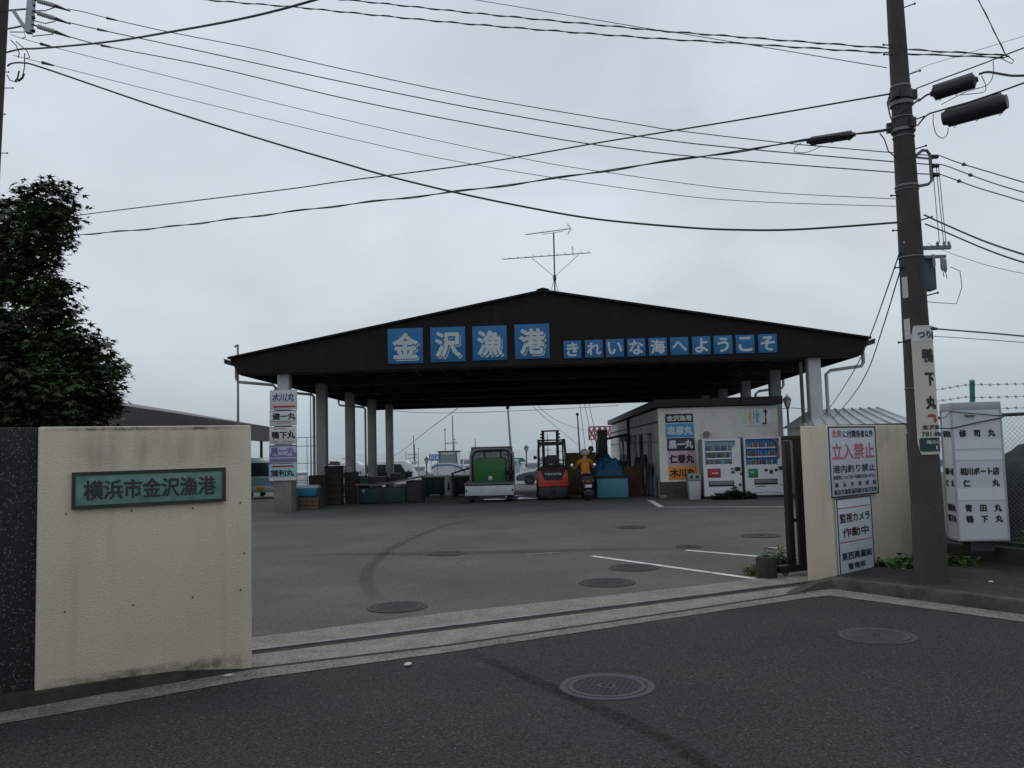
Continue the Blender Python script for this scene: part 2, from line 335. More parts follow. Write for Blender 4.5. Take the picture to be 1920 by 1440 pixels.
def tyre_mark(pts, w, m, z=.0055, ends=(0, 0)):
    g = [gnd(*p) for p in pts]; S = []
    for i in range(len(g)-1):                                   # smooth through the points
        p0, p1, p2, p3 = g[max(i-1,0)], g[i], g[i+1], g[min(i+2,len(g)-1)]
        for k in range(8):
            t = k/8; S.append(.5*((2*p1)+(p2-p0)*t+(2*p0-5*p1+4*p2-p3)*t*t+(3*p1-p0-3*p2+p3)*t**3))
    S.append(g[-1]); vs = []; fs = []; cs = []
    for i, p in enumerate(S):
        d = (S[min(i+1,len(S)-1)]-S[max(i-1,0)]).normalized(); q = Vector((-d.y,d.x,0)); f = min(1, (i+ends[0]*99)/10, (len(S)-1-i+ends[1]*99)/10)
        for u, al in ((-.5,0),(-.3,.75),(-.08,1),(.1,.8),(.3,.9),(.5,0)): vs.append((p.x+q.x*u*w, p.y+q.y*u*w, z)); cs.append(al*f)
    me = bpy.data.meshes.new('tyre_mark'); me.from_pydata(vs, [], [(6*i+j,6*i+6+j,6*i+7+j,6*i+1+j) for i in range(len(S)-1) for j in range(5)])
    ca = me.color_attributes.new('tint', 'FLOAT_COLOR', 'POINT')
    for i, c in enumerate(cs): ca.data[i].color = (c,c,c,1)
    me.materials.append(m); o = bpy.data.objects.new('tyre_mark', me); COL.objects.link(o); struct(o)
ru1 = rubber('tyre_rubber', .36); ru2 = rubber('tyre_rubber_heavy', .52)
tyre_mark(((715,1132),(692,1105),(688,1075),(712,1045),(760,1016),(840,985),(930,968)), .22, ru1)
tyre_mark(((868,1218),(925,1244),(1005,1279),(1080,1313),(1180,1356),(1270,1402),(1345,1452)), .15, ru2, .0095, (0,1))
tyre_mark(((480,1044),(640,1040),(835,1038),(1000,1034),(1200,1030),(1400,1028)), .5, rubber('tyre_rubber_faint', .35), .0058)
# wet floor under the shed: a film of water that mirrors the bright sky behind
wet = mat('standing_water', (.03,.032,.03), .03, var=.1, scale=3, spec=.8)
def puddle(pts):
    g = [gnd(*p) for p in pts]; g = [p if p.y < 27 else at(q[0], q[1], p.y) for p, q in zip(g, pts)]
    b = MB(); b.add([(p.x, p.y, gz(p.y)+.006) for p in g], [tuple(range(len(g)))]); struct(b.build('puddle', wet, smooth=False))
for x0, x1, y in ((968,1006,933.5),(972,1005,929.5),(966,1004,922.5),(973,1012,918)):
    puddle([(x0,y+1.3),(x1,y+1.1),(x1+3,y-.2),(x1-6,y-1.3),(x0+4,y-1.4),(x0-2,y)])
puddle([(905,935.5),(948,935.2),(952,934.0),(930,933.3),(908,934)]); puddle([(826,928.5),(848,928.2),(850,927.2),(836,926.6),(824,927.4)])
puddle([(858,944.5),(884,944.0),(888,943.0),(866,942.8)])

# manhole covers
iron = mat('cast_iron', (.036,.042,.047), .6, metal=.15, var=.25, scale=9, dirt=(.05,.045,.04), dirt_amt=.6, dirt_scale=8)
iron_d = mat('cast_iron_recess', (.012,.012,.012), .8, var=.3)
conc_ring = mat('old_concrete_ring', (.065,.064,.06), .9, var=.3, scale=5)
iron_y = mat('worn_cast_iron', (.058,.059,.054), .85, var=.25, scale=7, spec=.2, dirt=(.07,.07,.062), dirt_amt=.6, dirt_scale=5)
iron_yd = mat('silted_recess', (.042,.042,.039), .9, var=.3, dirt=(.05,.05,.045), dirt_amt=.6, dirt_scale=9)
def manhole(px, py, r, label, fine=True, z=.004, ring=False):
    p = gnd(px, py); t = thing('manhole_cover', label, 'manhole cover', (p.x, p.y, z), random.random()*.6, 'round manhole covers in the asphalt')
    iron, iron_d = (globals()['iron'], globals()['iron_d']) if fine else (iron_y, iron_yd)
    b = MB(); b.lathe([(r*.86,.001),(r*.86,.007),(r,.007),(r+.004,.0)], n=56)
    b.build('frame', iron, t)
    b = MB(); b.lathe([(r*.82,.0005),(r*.82,.0045)], n=48); pl_ = b.build('recess_plate', iron_d, t)
    b = MB()
    b.lathe([(r*.72,.0046),(r*.72,.0085),(r*.835,.0085),(r*.835,.0046)], n=48)                       # rim of the lid
    b.f = [f for f in b.f if len(f) == 4]; b.c = b.c[:len(b.f)]
    st = r*.135
    n_ = 6
    for i in range(-n_, n_+1):
        for j in range(-n_, n_+1):
            x = (i+(j % 2)*.5)*st; y = j*st*.87
            if x*x+y*y > (r*.70)**2 or x*x+y*y < (r*.2)**2: continue
            s_ = st*.36
            for a in range(3):                                                                  # three-armed raised studs
                ca, sa = math.cos(a*2.094+.5), math.sin(a*2.094+.5); w_ = s_*.32
                b.add([(x-sa*w_*.6,y+ca*w_*.6,.0088),(x+sa*w_*.6,y-ca*w_*.6,.0088),(x+ca*s_*1.35+sa*w_,y+sa*s_*1.35-ca*w_,.0088),(x+ca*s_*1.35-sa*w_,y+sa*s_*1.35+ca*w_,.0088)], [(0,1,2,3)])
    b.lathe([(r*.13,.0046),(r*.13,.0088),(r*.19,.0088),(r*.19,.0046)], n=32); b.f = [f for f in b.f if len(f) == 4]; b.c = [None]*len(b.f)
    b.box(-r*.07,r*.07,-r*.02,r*.02,.0046,.0088); b.box(-r*.02,r*.02,-r*.07,r*.07,.0046,.0089)
    b.build('lid', iron, t)
    return t
manhole(1138,1289,.315,'sharp patterned iron manhole cover on the near road, with a tyre mark passing it', z=.005)
manhole(1645,1194,.30,'dull dark manhole cover on the near road, below the right-hand kerb', False, z=.005)
manhole(745,1139,.31,'manhole cover just inside the rail at the end of the curved tyre mark', False)
manhole(837,1038.5,.30,'manhole cover in the middle of the yard left of the faded short line', False)
manhole(1183,989,.31,'far manhole cover in the yard in front of the pale blue chest', False)
manhole(1189,1065,.33,'manhole cover crossed by the long white parking line', False)
manhole(1138,1093,.33,'manhole cover near the rail, just below the long white parking line', False)
manhole(1427,1005,.33,'manhole cover in front of the vending machines, left of the black gate', False)
manhole(1292,1025.5,.20,'smallest dark manhole cover, just above the shorter white parking line', False)
# bits of litter and stones on the near asphalt
# ------------------------------------------------------------------ the open market shed
brown = mat('brown_cladding', (.0205,.0165,.0152), .75, spec=.1, var=.14, scale=3, dirt=(.018,.014,.013), dirt_amt=.6, runs=(4,.55,.3,(.036,.029,.025)), bump=.1)
brown_in = mat('dark_roof_steel', (.03,.027,.026), .7, var=.2)
soffit_m = mat('soffit_sheet', (.035,.03,.028), .7, var=.2)
col_m = mat('grey_column_paint', (.40,.41,.41), .7, var=.12, scale=3, dirt=(.2,.2,.19), dirt_amt=.6, dirt_scale=1.5, streak=.8)
colb_m = mat('column_base_concrete', (.20,.185,.165), .9, var=.25, scale=4, bump=.3, dirt=(.08,.07,.06), dirt_amt=.7)
blue_m = mat('blue_paint_worn', (.02,.17,.27), .6, var=.2, scale=4, dirt=(.06,.06,.055), dirt_amt=.7, dirt_scale=5)
pipe_m = paint('grey_downpipe', (.36,.36,.35), .5)
gut_m = mat('gutter_dark', (.04,.05,.05), .5)
TH = R(-2.2); SA = foot(534, 24.5)
shed = thing('market_shed', 'wide open-sided shed with dark brown gable roof on grey columns', 'shed', (SA.x, SA.y, 0), TH)
shed.rotation_euler.x = R(-.3)
RW0, RW1, PK, SD = -1.5, 16.55, 7.52, 17.7
ZB, ZE, ZP = 3.93, 4.43, 6.07
b = MB(); b.prism([(RW0+.28,ZB),(RW1-.28,ZB),(RW1-.05,ZE-.06),(PK,ZP-.07),(RW0+.05,ZE-.06)], -.36, -.28); b.build('front_gable', brown, shed)
b = MB(); b.prism([(RW0+.28,ZB-.14),(RW1-.28,ZB-.14),(RW1-.05,ZE-.06),(PK,ZP-.07),(RW0+.05,ZE-.06)], SD-.08, SD); b.build('rear_gable', brown, shed)
b = MB(); b.prism([(RW0,ZE),(PK,ZP),(RW1,ZE),(RW1,ZE-.055),(PK,ZP-.062),(RW0,ZE-.055)], -.46, SD+.1); b.build('roof_sheet', brown, shed)
b = MB(); b.prism([(PK-.18,ZP+.0),(PK,ZP+.045),(PK+.18,ZP+.0)], -.47, SD+.11); b.build('ridge_cap', brown, shed)
b = MB(); b.box(RW0+.3, RW0+.36, -.27, SD-.1, ZB-.02, ZE-.1); b.build('side_fascia', brown, shed)
b = MB(); b.box(RW1-.36, RW1-.3, -.27, SD-.1, ZB-.02, ZE-.1); b.build('side_fascia', brown, shed)
for x in (RW0-.06, RW1-.04):
    b = MB(); b.prism([(x-.06,ZE-.05),(x-.04,ZE-.19),(x+.14,ZE-.19),(x+.16,ZE-.05),(x+.13,ZE-.05),(x+.12,ZE-.17),(x-.02,ZE-.17),(x-.03,ZE-.05)], -.42, SD+.05); b.build('gutter', gut_m, shed)
b = MB(); b.box(RW0+.37, RW1-.37, -.27, .06, ZB-.01, ZB+.03)
for k in range(5): b.box(RW0+.37, RW1-.37, 4.1*k-.1, 4.1*k+.1, ZB-.02, ZB+.2)
b.build('tie_beam', brown_in, shed)
for k in range(5):
    y = 4.1*k+2.05; b = MB()
    b.prism([(RW0+.4,ZE-.32),(PK,ZP-.3),(RW1-.4,ZE-.32),(RW1-.4,ZE-.16),(PK,ZP-.16),(RW0+.4,ZE-.16)], 4.1*k-.06, 4.1*k+.06)
    for u in (.2,.4,.6,.8):
        for sg in (0,1):
            xa = RW0+.4+(PK-RW0-.4)*u if not sg else RW1-.4-(RW1-.4-PK)*u; zt = ZE-.3+(ZP-ZE)*u
            b.tube([(xa,4.1*k,ZB+.1),(xa+(.9 if not sg else -.9),4.1*k,zt+.12)], .04, 4); b.tube([(xa,4.1*k,ZB+.1),(xa,4.1*k,zt)], .04, 4)
    b.build('roof_truss', brown_in, shed)
b = MB()
for k in range(11):
    u = k/10
    for sg in (0,1):
        if sg and k == 10: continue
        xa = RW0+.45+(PK-RW0-.45)*u if not sg else RW1-.45-(RW1-.45-PK)*u; zt = ZE-.15+(ZP-ZE)*u*.99
        b.box(xa-.04, xa+.04, -.25, SD-.1, zt-.1, zt)
b.build('purlins', brown_in, shed)
for ix, x in enumerate((0, 15.05)):
    for k in range(5):
        y = 4.1*k; g = -.026*max(0, SA.y+y-27)+.0052*y; c = .165 if ix == 0 else .17
        b = MB(); b.box(x-c, x+c, y-c, y+c, g+.5, ZB+.05); cl = b.build('column', col_m, shed, bevel=.015)
        b = MB(); w = .26 if k == 0 else .19; hh_ = .95 if k == 0 else .72
        b.box(x-w, x+w, y-w, y+w, g-.4, g+hh_); b.build('column_base', colb_m, cl, bevel=.03)
        if k == 1 and ix == 0:
            b = MB(); b.box(x-w-.01, x+w+.01, y-w-.01, y+w+.01, g-.2, g+.48); b.build('blue_band', blue_m, cl)
# rainwater pipes: from the gutter under the soffit and down beside a column
for k in (0, 1, 3):
    y = 4.1*k+.25; b = MB()
    b.tube([(RW0,y,ZE-.19),(RW0,y,ZB-.05),(RW0+.04,y,ZB-.16),(-.42,y,ZB-.28),(-.34,y,ZB-.36),(-.34,y,.1)], .045, 8); b.build('downpipe', pipe_m, shed)
for k in (0, 2):
    y = 4.1*k+.2; b = MB()
    b.tube([(RW1-.02,y,ZE-.19),(RW1-.02,y,ZB-.15),(RW1-.08,y,ZB-.25),(15.6,y,ZB-.35),(15.47,y,ZB-.45),(15.47,y,.1)], .05, 8); b.build('downpipe', pipe_m, shed)
b = MB(); b.tube([(14.68,-.1,ZB-.1),(14.68,-.1,.1)], .05, 8); b.build('downpipe', gut_m, shed)
b = MB(); b.box(14.62,14.82,-.35,-.12,1.35,2.1); b.build('meter_box', paint('meter_box_grey',(.3,.31,.31)), shed, bevel=.01)
bpy.context.view_layer.update()
SM = shed.matrix_world.copy(); SI = SM.inverted()
def shed_local(px, py, yl):
    """where the line of sight meets the shed's plane y = yl"""
    o = SI @ Vector((0,0,EYE)); d = SI.to_3x3() @ ray(px, py); return o+d*((yl-o.y)/d.y)

# ------------------------------------------------------------------ lettered tiles on the gable
tile_m = mat('blue_sign_panel', (.026,.14,.31), .55, spec=.25, var=.12, scale=5, dirt=(.03,.12,.25), dirt_amt=.4, dirt_scale=3, streak=.7)
tile_white = mat('panel_lettering_white', (.46,.51,.52), .6, var=.06, spec=.2)
white_s = mat('sign_white', (.62,.66,.66), .6, var=.06, dirt=(.45,.48,.48), dirt_amt=.4)
edge_m = mat('panel_edge', (.25,.27,.28), .5)
def tile(px0, px1, pyc, ch, label, group, big):
    a = shed_local(px0, pyc, -.40); c = shed_local(px1, pyc, -.40); w = c.x-a.x; m = SM @ Vector(((a.x+c.x)/2, -.36, a.z))
    t = thing('letter_panel', label, 'sign', m, TH, group)
    h = w
    b = MB(); b.box(-w/2, w/2, -.035, -.003, -h/2, h/2); b.build('board', tile_m, t, bevel=.004)
    if big:
        b = MB(); write(b, ch, .045*w, -.055*h, w*.74, h*.74, -.0365, .045); b.build('lettering_shadow', tile_white, t, smooth=False)
        b = MB(); write(b, ch, .012*w, -.012*h, w*.76, h*.76, -.0365, .065, order=2); b.build('lettering_outline', tile_m, t, smooth=False)
        b = MB(); write(b, ch, 0, 0, w*.74, h*.74, -.0365, .038, order=4); b.build('lettering', tile_white, t, smooth=False)
    else:
        g = glyphs(ch); f = .80/max(g[3]-g[2], g[5]-g[4])
        b = MB(); write(b, ch, 0, 0, w*f*(g[3]-g[2]), h*f*(g[5]-g[4]), -.0365, .035); b.build('lettering', tile_white, t, smooth=False)
for x0, x1, y, ch in ((727,793,649.5,'金'),(807,872.5,646.7,'沢'),(886,950.5,644,'漁'),(965,1030.5,641,'港')):
    tile(x0, x1, y, ch, 'large blue square panel with outlined white character %s on the gable' % ch, 'large blue character panels on the gable', True)
for x0, x1, y, ch in ((1057,1090,655.7,'き'),(1097,1130.5,654.3,'れ'),(1136,1170,653,'い'),(1176,1210,651.8,'な'),(1216.5,1250.5,650.5,'海'),(1257,1291,649.4,'へ'),(1298,1332.5,648,'よ'),(1338.5,1373.5,646.8,'う'),(1380,1415,645.5,'こ'),(1422,1457,644.2,'そ')):
    tile(x0, x1, y, ch, 'small blue panel with plain white character %s on the gable' % ch, 'small blue character panels on the gable', False)

# ------------------------------------------------------------------ boards: flat signs
ink = mat('sign_ink_black', (.02,.02,.022), .6, var=.1); ink_b = mat('sign_ink_blue', (.03,.07,.24), .6); ink_r = mat('sign_ink_red', (.42,.035,.05), .6, var=.15)
ink_rf = mat('sign_ink_faded_red', (.50,.22,.22), .7, var=.2, scale=8); ink_p = mat('sign_ink_purple', (.17,.15,.30), .6, var=.2)
ink_n = mat('sign_ink_navy', (.022,.03,.075), .6)
def board(name, label, cat, M, w, h, m, th=.02, group=None, rim=None):
    """M places a local frame: x along the board, z up, -y its face; origin at its centre"""
    t = thing(name, label, cat, (0,0,0), 0, group); t.matrix_world = M
    b = MB(); b.box(-w/2, w/2, 0, th, -h/2, h/2); b.build('board', m, t, bevel=.003)
    if rim:
        b = MB(); r_ = rim[0]
        b.box(-w/2-.002,w/2+.002,-.006,.004,h/2-r_,h/2+.002); b.box(-w/2-.002,w/2+.002,-.006,.004,-h/2-.002,-h/2+r_)
        b.box(-w/2-.002,-w/2+r_,-.006,.004,-h/2+r_,h/2-r_); b.box(w/2-r_,w/2+.002,-.006,.004,-h/2+r_,h/2-r_); b.build('border', rim[1], t)
    return t
def part(t, name, m, *items):
    """items: ('t', text, cx, cz, w, h, bold[, shear]) | ('r', x0,x1,z0,z1) | ('p', polygon)"""
    b = MB()
    for i, q in enumerate(items):
        if q[0] == 't': write(b, q[1], q[2], q[3], q[4], q[5], -.0015-.003*(len(q) > 8), q[6], q[7] if len(q) > 7 else 0)
        elif q[0] == 'r': b.box(q[1], q[2], -.0012, -.0002, q[3], q[4])
        else: b.prism(q[1], -.0016, -.0003)
    return b.build(name, m, t, smooth=False)
# stack of boat boards on the front-left column
def colboard(y0, y1, m, label, x0=506, x1=557):
    yc = (y0+y1)/2; xs = (yc-731)*-.012
    a = shed_local(x0+xs, yc, -.30); c = shed_local(x1+xs, yc, -.30); u = shed_local((x0+x1)/2+xs, y0, -.30); d = shed_local((x0+x1)/2+xs, y1, -.30)
    w, h = c.x-a.x, u.z-d.z
    M = SM @ Matrix.Translation(((a.x+c.x)/2, -.30, (u.z+d.z)/2))
    return board('boat_sign', label, 'sign', M, w, h, m, group='boat signs stacked on the front left column'), w, h
wb = mat('board_white_pinkish', (.56,.53,.55), .55, var=.06, dirt=(.42,.40,.42), dirt_amt=.5); wb2 = mat('board_white', (.60,.61,.60), .5, var=.05, dirt=(.45,.45,.44), dirt_amt=.5)
lb = mat('board_pale_blue', (.30,.52,.58), .5, var=.08)
def arrow(cx, cz, w, h): return [(cx-w/2,cz),(cx-w*.36,cz+h/2),(cx-w*.36,cz+h*.28),(cx+w/2,cz+h*.28),(cx+w/2,cz-h*.28),(cx-w*.36,cz-h*.28),(cx-w*.36,cz-h/2)]
t, w, h = colboard(731, 768.5, wb, 'topmost boat sign on the column, slanted blue lettering above a red arrow')
part(t, 'lettering', ink_b, ('t','木川丸',0,h*.13,w*.84,h*.42,.03,.25)); part(t, 'arrow', ink_r, ('p',arrow(.02*w,-h*.34,w*.84,h*.17)))
t, w, h = colboard(769.5, 798.5, wb2, 'second boat sign down the column, black lettering on white with faint red underline')
part(t, 'lettering', ink, ('t','健一丸',.03*w,h*.12,w*.86,h*.46,.045)); part(t, 'underline', ink_n, ('r',-w*.45,w*.45,-h*.225,-h*.19),('r',-w*.5,w*.5,h*.45,h*.495)); part(t, 'arrow', ink_rf, ('p',arrow(0,-h*.30,w*.5,h*.12)))
t, w, h = colboard(800, 832.5, wb2, 'third boat sign down the column, black lettering between lines of small red text')
part(t, 'lettering', ink, ('t','鴨下丸',.02*w,h*.02,w*.86,h*.44,.045)); part(t, 'small_text', ink_rf, ('t','金沢漁港内',-.1*w,h*.38,w*.5,h*.10,.02),('t','予約・お問合せ',0,-h*.36,w*.8,h*.12,.02)); part(t,'rule',ink,('r',-w*.48,w*.48,h*.47,h*.495),('r',.1*w,w*.45,h*.25,h*.265))
t, w, h = colboard(834, 868.5, mat('board_lilac', (.45,.44,.56), .55, var=.06), 'fourth boat sign down the column, purple lettering on lilac over a wave band')
part(t, 'lettering', ink_p, ('t','黒一丸',.0*w,h*.17,w*.9,h*.42,.045)); part(t, 'wave_band', ink_p, ('p',[(-w*.49,h*.02),(-w*.3,-h*.1),(0,-h*.03),(w*.3,-h*.13),(w*.49,h*.05),(w*.49,-h*.17),(-w*.49,-h*.17)]),('r',-w*.49,w*.49,-h*.44,-h*.26),('r',-w*.49,w*.49,h*.41,h*.48))
t, w, h = colboard(870, 901, lb, 'lowest boat sign on the column, pale blue with red arrow along its top')
part(t, 'lettering', ink, ('t','蒲利丸',.0*w,-h*.05,w*.86,h*.40,.045)); part(t, 'arrow', ink_r, ('p',arrow(.0*w,h*.36,w*.84,h*.2))); part(t,'white_foot',wb2,('r',-w*.5,w*.5,-h*.495,-h*.32))

# ------------------------------------------------------------------ small building under the shed
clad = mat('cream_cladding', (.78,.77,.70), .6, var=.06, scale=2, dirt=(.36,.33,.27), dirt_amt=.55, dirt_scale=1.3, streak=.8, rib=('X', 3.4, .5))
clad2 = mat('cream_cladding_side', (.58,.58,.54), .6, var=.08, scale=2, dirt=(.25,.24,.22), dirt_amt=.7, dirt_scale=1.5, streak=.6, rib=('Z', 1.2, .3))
dark_conc = mat('dark_plinth', (.075,.068,.06), .9, var=.25, bump=.3)
BX = shed_local(1240, 934, 1.8)                                # its front left corner, 1.8 m behind the shed's front line
off = thing('harbour_office', 'small cream clad building with dark roof edge under the shed', 'building', SM @ Vector((BX.x, 1.8, 0)), TH)
BW, BD, BH = 3.58, 19.5, 2.72
b = MB(); b.box(0, BW, 0, .12, .5, BH); b.build('front_wall', clad, off)
b = MB(); b.box(-.02, BW+.02, -.015, .13, -.1, .5); b.build('plinth', dark_conc, off)
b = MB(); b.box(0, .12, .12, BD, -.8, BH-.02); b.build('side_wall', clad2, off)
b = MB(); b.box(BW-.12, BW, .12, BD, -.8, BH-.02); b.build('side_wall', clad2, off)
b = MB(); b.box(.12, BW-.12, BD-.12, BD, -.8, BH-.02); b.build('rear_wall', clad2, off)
fas = mat('dark_roof_fascia', (.03,.024,.022), .6, var=.15)
b = MB(); b.box(-.12, BW+.12, -.22, BD+.2, BH+.03, BH+.26); b.build('roof', fas, off, bevel=.01)
b = MB(); b.box(2.45, 3.55, -.27, -.225, BH+.02, BH+.24); b.build('fascia_panel', fas, off, bevel=.01)
b = MB(); b.box(-.05, .0, .1, BD, BH-.42, BH-.39); b.box(-.02, 0, .1, BD, BH-1.02, BH-1.0); b.build('side_trim', dark_conc, off)
b = MB(); b.tube([(-.09,8.6,BH+.02),(-.09,8.6,.1)], .06, 8); b.build('downpipe', fas, off)
b = MB(); b.prism([(-.02,2.05),(-1.1,1.85),(-1.1,1.92),(-.02,2.14)], 9.2, 14.5); b.tube([(-1.05,9.3,1.9),(-1.05,9.3,-.3)],.04,6); b.tube([(-1.05,14.4,1.9),(-1.05,14.4,-.5)],.04,6); b.build('side_canopy', fas, off)
door_m = mat('grey_steel_door', (.10,.105,.11), .6, var=.15)
for y0, w_, m in ((1.9,.85,door_m),(4.4,.9,mat('dark_doorway',(.012,.012,.012),.9)),(6.6,.8,door_m)):
    b = MB(); b.box(-.03, 0, y0, y0+w_, .0, 1.95); d = b.build('door', m, off); b = MB(); b.box(-.05,-.03,y0+.08,y0+.11,.9,1.05); b.build('handle', edge_m, d)
    b = MB(); b.box(-.06, 0, y0-.06, y0+w_+.06, 1.95, 2.02); b.build('lintel', fas, d)
for y0 in (10.2, 12.2):
    b = MB(); b.box(-.03, 0, y0, y0+1.3, .85, 1.8); d = b.build('window', glass('office_glass'), off); b = MB()
    for a_ in (y0, y0+.64, y0+1.26): b.box(-.05,-.03,a_,a_+.05,.82,1.83)
    b.box(-.05,-.03,y0,y0+1.31,1.8,1.84); b.box(-.05,-.03,y0,y0+1.31,.81,.85); b.build('frame', edge_m, d)
off_bell = 1.42
b = MB(); b.lathe([(.09,-.1),(.09,0),(.05,.03)], (off_bell,-.02,1.90), 14, 'y'); b.build('bell', paint('bell_grey',(.2,.18,.15)), off)
bpy.context.view_layer.update(); OM = off.matrix_world.copy(); OI = OM.inverted()
def off_local(px, py, yl=-.03):
    o = OI @ Vector((0,0,EYE)); d = OI.to_3x3() @ ray(px, py); return o+d*((yl-o.y)/d.y)
def offboard(x0, x1, y0, y1, m, label, name='boat_sign', group='boat signs stacked on the cream building'):
    yc = (y0+y1)/2; a = off_local(x0, yc); c = off_local(x1, yc); u = off_local((x0+x1)/2, y0); d = off_local((x0+x1)/2, y1)
    return board(name, label, 'sign', OM @ Matrix.Translation(((a.x+c.x)/2, -.025, (u.z+d.z)/2)), c.x-a.x, u.z-d.z, m, .02, group), c.x-a.x, u.z-d.z
navy = mat('board_navy', (.025,.035,.06), .5); blk = mat('board_black', (.02,.02,.02), .5); cy = mat('board_sky_blue', (.05,.33,.62), .5); pk = mat('board_pink', (.58,.42,.52), .5); org = mat('board_orange', (.72,.27,.03), .5)
for x0, x1, y0, y1, m, tx, im, lb_ in ((1247.5,1299.5,776,792,blk,'金沢漁港',white_s,'narrow black board with white lettering at the top of the building stack'),
        (1248.5,1301.5,794,819.5,cy,'忠彦丸',white_s,'sky blue boat board with white lettering on the cream building'),
        (1251,1302.5,821,845,navy,'黒一丸',white_s,'dark navy boat board with white lettering on the cream building'),
        (1252.5,1304.5,846,872.5,pk,'仁春丸',ink,'pink boat board with black lettering on the cream building'),
        (1254,1306.5,874,898.5,org,'木川丸',ink,'orange boat board half hidden by the grey bin')):
    t, w, h = offboard(x0, x1, y0, y1, m, lb_); part(t, 'lettering', im, ('t',tx,0,-h*.04 if tx == '仁春丸' else 0,w*.9,h*.68,.05))
    if tx == '仁春丸': part(t, 'ruby_text', ink_rf, ('t','に',-.3*w,h*.41,w*.06,h*.1,.02),('t','はる',0,h*.41,w*.16,h*.1,.02),('t','まる',.3*w,h*.41,w*.16,h*.1,.02))
t, w, h = offboard(1399, 1446, 763, 798.5, mat('board_bright_white',(.72,.75,.77),.5), 'white toilet direction sign with two figures and an arrow', 'toilet_sign', None)
if 'group' in t: del t['group']
def figure(cx, sk):
    b = [[(cx+.022*math.cos(k*.628),.15*h/.6+.022*math.sin(k*.628)+h*.08) for k in range(10)]]
    return b
def fig_parts(cx, dress):
    head = [(cx+h*.065*math.cos(k*.628), h*.28+h*.065*math.sin(k*.628)) for k in range(10)]
    if dress: body = [(cx-h*.06,h*.19),(cx+h*.06,h*.19),(cx+h*.15,-h*.12),(cx+h*.06,-h*.12),(cx+h*.06,-h*.36),(cx-h*.06,-h*.36),(cx-h*.06,-h*.12),(cx-h*.15,-h*.12)]
    else: body = [(cx-h*.12,h*.19),(cx+h*.12,h*.19),(cx+h*.12,-h*.08),(cx+h*.08,-h*.08),(cx+h*.07,-h*.36),(cx-h*.07,-h*.36),(cx-h*.08,-h*.08),(cx-h*.12,-h*.08)]
    return ('p',head), ('p',body)
part(t, 'woman_figure', mat('pictogram_orange',(.72,.50,.25),.6), *fig_parts(-.33*w, True)); part(t, 'man_figure', mat('pictogram_blue',(.20,.48,.66),.6), *fig_parts(-.06*w, False)); part(t, 'divider', ink_p, ('r',-.21*w,-.185*w,-h*.36,h*.3))
part(t, 'arrow', ink, ('p',[(.25*w,-.01*h),(.31*w,-.01*h),(.31*w,h*.2),(.38*w,h*.2),(.28*w,h*.42),(.18*w,h*.2),(.25*w,h*.2)]), ('p',[(.25*w,-.04*h),(.31*w,-.04*h),(.31*w,-h*.42),(.14*w,-h*.42),(.14*w,-h*.33),(.25*w,-h*.33)]))
# ------------------------------------------------------------------ gatepost walls
cream = mat('cream_stucco', (.60,.535,.41), .92, var=.05, scale=2.2, bump=.55, bump_scale=75, cracks=[(.8,.0035,.56,(.24,.21,.16))], dirt=(.46,.41,.32), dirt_amt=.45, dirt_scale=1.6, streak=.6, fine=(60, .30, (.42,.37,.28)), runs=(7,.54,.28,(.27,.24,.18)), stains=[(14,.70,.5,(.22,.20,.15))])
dark_agg = mat('dark_aggregate_wall', (.030,.0295,.0275), .9, spec=.2, var=.3, scale=3, bump=.9, speck=[(95, .83, (.15,.145,.14)), (130, .78, (.01,.01,.01))])
def wall(name, p0, p1, th, z0a, z0b, z1, m, label, cat='wall', bev=.012):
    d = (p1-p0); ln = d.length; t = thing(name, label, cat, p0, math.atan2(d.y, d.x))
    b = MB(); b.prism([(0,z0a),(ln,z0b),(ln,z1),(0,z1)], 0, th); o = b.build('wall_body', m, t, bevel=bev); return t, ln
ZWL = (at(72,800,WL0.y).z+at(476,797.5,WL1.y).z)/2; ZWR = (at(1547,797,WR0.y).z+at(1702,797,WR1.y).z)/2
wl, LW = wall('gatepost_wall', WL0, WL1, .28, .0, -.05, ZWL, cream, 'cream stucco gatepost wall carrying the green bronze nameplate, left of the entrance')
bolt = mat('dark_hole', (.012,.012,.012), .9)
for x, z in ((.12*LW,1.24),(.41*LW,1.235),(.70*LW,1.23),(.94*LW,1.25),(.12*LW,.58),(.42*LW,.575),(.70*LW,.585),(.94*LW,.60),(.96*LW,.87)):
    b = MB(); b.lathe([(.006,-.003),(.006,.004)], (x,-.0005,z), 8, 'y'); b.build('form_tie_hole', bolt, wl)
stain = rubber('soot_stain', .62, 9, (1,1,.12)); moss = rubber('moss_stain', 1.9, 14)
def stain_patch(t, x0, x1, z0, z1, y=-.0025, nx=14, m=None):
    """a run of dirt on the plaster: strongest in its middle"""
    vs = []; cs = []; fs = []; ny = 8
    for j in range(ny+1):
        for i in range(nx+1):
            u, v = i/nx, j/ny; vs.append((x0+(x1-x0)*u, y, z0+(z1-z0)*v)); k = math.sin(math.pi*u)**.6*math.sin(math.pi*min(1, v*1.0))**.8; cs.append(k*.42*(.6+.8*noise.noise(Vector((x0+u*6, v*2, 3.1)))+.2))
    fs = [(j*(nx+1)+i, j*(nx+1)+i+1, (j+1)*(nx+1)+i+1, (j+1)*(nx+1)+i) for j in range(ny) for i in range(nx)]
    me = bpy.data.meshes.new('water_stain'); me.from_pydata(vs, [], fs); ca = me.color_attributes.new('tint','FLOAT_COLOR','POINT')
    for i, c in enumerate(cs): c = max(0, c); ca.data[i].color = (c,c,c,1)
    me.materials.append(m or stain); o = bpy.data.objects.new('water_stain', me); COL.objects.link(o); o.parent = t
stain_patch(wl, .10*LW, .62*LW, 1.45, ZWL+.06)
